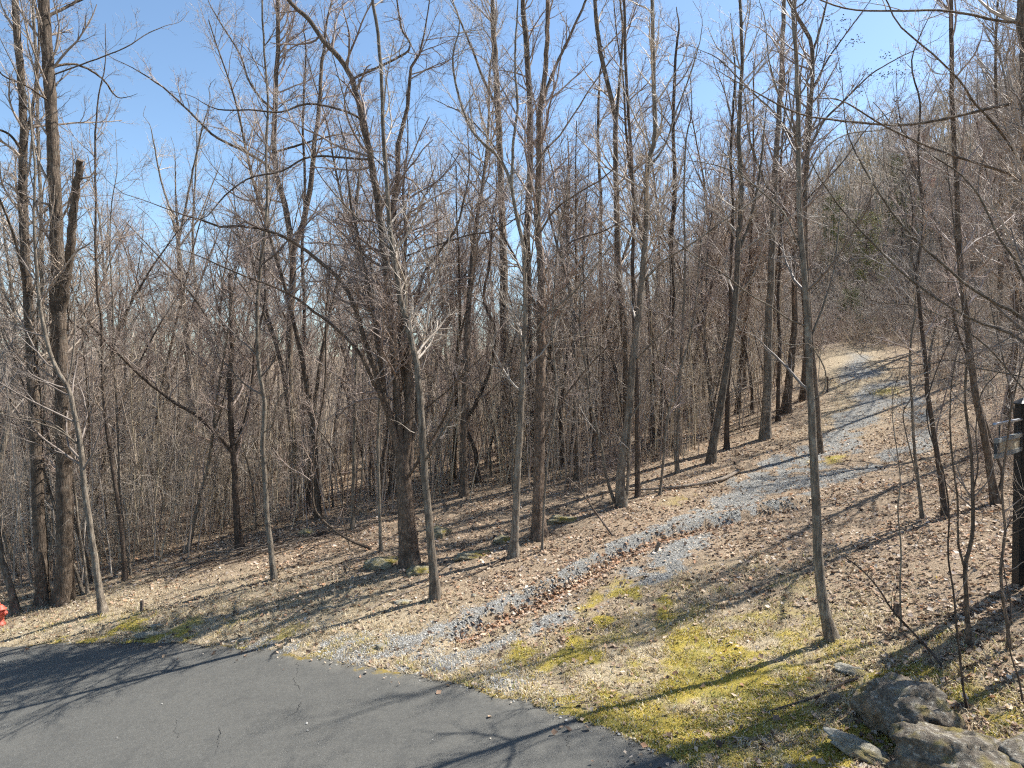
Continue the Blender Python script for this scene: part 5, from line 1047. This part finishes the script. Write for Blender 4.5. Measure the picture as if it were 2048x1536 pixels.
# gravel
NP = 24000
X, Y, Z = sample_ground(NP, 11, 36, 1.2, lambda x, y: np.where(fzones(x, y)[4] < 0, .0002 + .10 * np.exp(fzones(x, y)[4] / .12), np.clip(fzones(x, y)[0] * 1.0 - .12, 0, 1)), lr)
oc = np.array([(1, 0, 0), (-1, 0, 0), (0, 1, 0), (0, -1, 0), (0, 0, 1), (0, 0, -1.)]); of = np.array([(0, 2, 4), (2, 1, 4), (1, 3, 4), (3, 0, 4)])
sz = (.009 + .022 * lr.random(NP) ** 2)[:, None, None] * (.7 + .6 * lr.random((NP, 1, 3))); jit = 1 + .35 * (lr.random((NP, 6, 3)) - .5); a = lr.random(NP) * 6.28
P = oc[None] * jit * sz; ca, sa = np.cos(a)[:, None], np.sin(a)[:, None]; P = np.stack([P[..., 0] * ca - P[..., 1] * sa, P[..., 0] * sa + P[..., 1] * ca, P[..., 2] + lr.normal(size=(NP, 6)) * .003], -1)
P += np.stack([X, Y, Z + .004], 1)[:, None, :]
F = (np.arange(NP)[:, None, None] * 6 + of[None]).reshape(-1, 3); t = lr.random((NP, 1)); col = (np.array([.13, .126, .116]) * (1 - t) + np.array([.40, .39, .36]) * t); col[lr.random(NP) < .08] = (.45, .40, .32); col[lr.random(NP) < .1] *= .4
tag(link('gravel', mesh_np('gravel', P.reshape(-1, 3), F, M['pebble'], False, {'col': np.repeat(col, 6, 0)})), 'loose blue-grey crushed stone on the drive and beside the asphalt', 'gravel', kind='stuff')

NT = 2600; X, Y, Z = sample_ground(NT, 10, 40, 1.2, lambda x, y: np.where(fzones(x, y)[4] < .3, 0, .25 + .75 * np.clip(fzones(x, y)[3], 0, 1)), lr); a = lr.random(NT) * 6.28; L = .12 + .5 * lr.random(NT) ** 2
e = np.stack([np.cos(a), np.sin(a)], 1) * (L / 2)[:, None]; kink = lr.normal(size=(NT, 2)) * .05 * L[:, None]; q = [np.stack([X, Y], 1) - e, np.stack([X, Y], 1) + kink, np.stack([X, Y], 1) + e]
P = np.stack([np.column_stack([p, fheight(p[:, 0], p[:, 1]) + .02 + .03 * lr.random(NT)]) for p in q], 1); V, F = tubes(P, (.004 + .007 * lr.random(NT))[:, None] * np.array([1, .8, .5])[None], 3)
tag(link('fallen_twigs', mesh_np('fallen_twigs', V, F, M['deadwood'])), 'small dead twigs lying among the leaves', 'twigs', kind='stuff')
# coarse stones along the washed-out rut bank, coloured dark to paint in its shade
NB = 1500; tb_ = lr.random(NB) * (len(RUTP) - 1.6) + .2; ib = tb_.astype(int); fb = (tb_ - ib)[:, None]; Cb = RUTP[ib] * (1 - fb) + RUTP[ib + 1] * fb; Tb = RUTP[ib + 1] - RUTP[ib]; Nb = np.stack([-Tb[:, 1], Tb[:, 0]], 1); Nb /= np.linalg.norm(Nb, axis=1, keepdims=True)
Cb = Cb + Nb * (.34 + .17 * lr.normal(size=NB))[:, None]; kb = (fbm(Cb[:, 0], Cb[:, 1], .9, 91, 2) > .50) & ((tb_ < 1.2) | ((tb_ > 1.9) & (tb_ < 3.2)) | (tb_ > 5.8)); Cb = Cb[kb]; NB = len(Cb)
sz = (.018 + .032 * lr.random(NB) ** 2)[:, None, None] * (.7 + .6 * lr.random((NB, 1, 3))); P = oc[None] * (1 + .45 * (lr.random((NB, 6, 3)) - .5)) * sz; a = lr.random(NB) * 6.28; ca, sa = np.cos(a)[:, None], np.sin(a)[:, None]
P = np.stack([P[..., 0] * ca - P[..., 1] * sa, P[..., 0] * sa + P[..., 1] * ca, P[..., 2]], -1) + np.stack([Cb[:, 0], Cb[:, 1], fheight(Cb[:, 0], Cb[:, 1]) + .012], 1)[:, None, :]
of8 = np.vstack([of, [(2, 0, 5), (1, 2, 5), (3, 1, 5), (0, 3, 5)]]); t = lr.random((NB, 1)) ** 1.6; col = np.array([.07, .066, .06]) * (1 - t) + np.array([.42, .405, .37]) * t
tag(link('coarse_gravel', mesh_np('coarse_gravel', P.reshape(-1, 3), (np.arange(NB)[:, None, None] * 6 + of8[None]).reshape(-1, 3), M['pebble'], False, {'col': np.repeat(col, 6, 0)})), 'coarse stones along the washed-out rut bank, shade painted into their dark colour', 'gravel', kind='stuff')
tot = sum(sum(len(p.vertices) - 2 for p in me.polygons) if len(me.polygons) < 2000 else len(me.loops) - 2 * len(me.polygons) for me in bpy.data.meshes)
print('TRIS', tot)
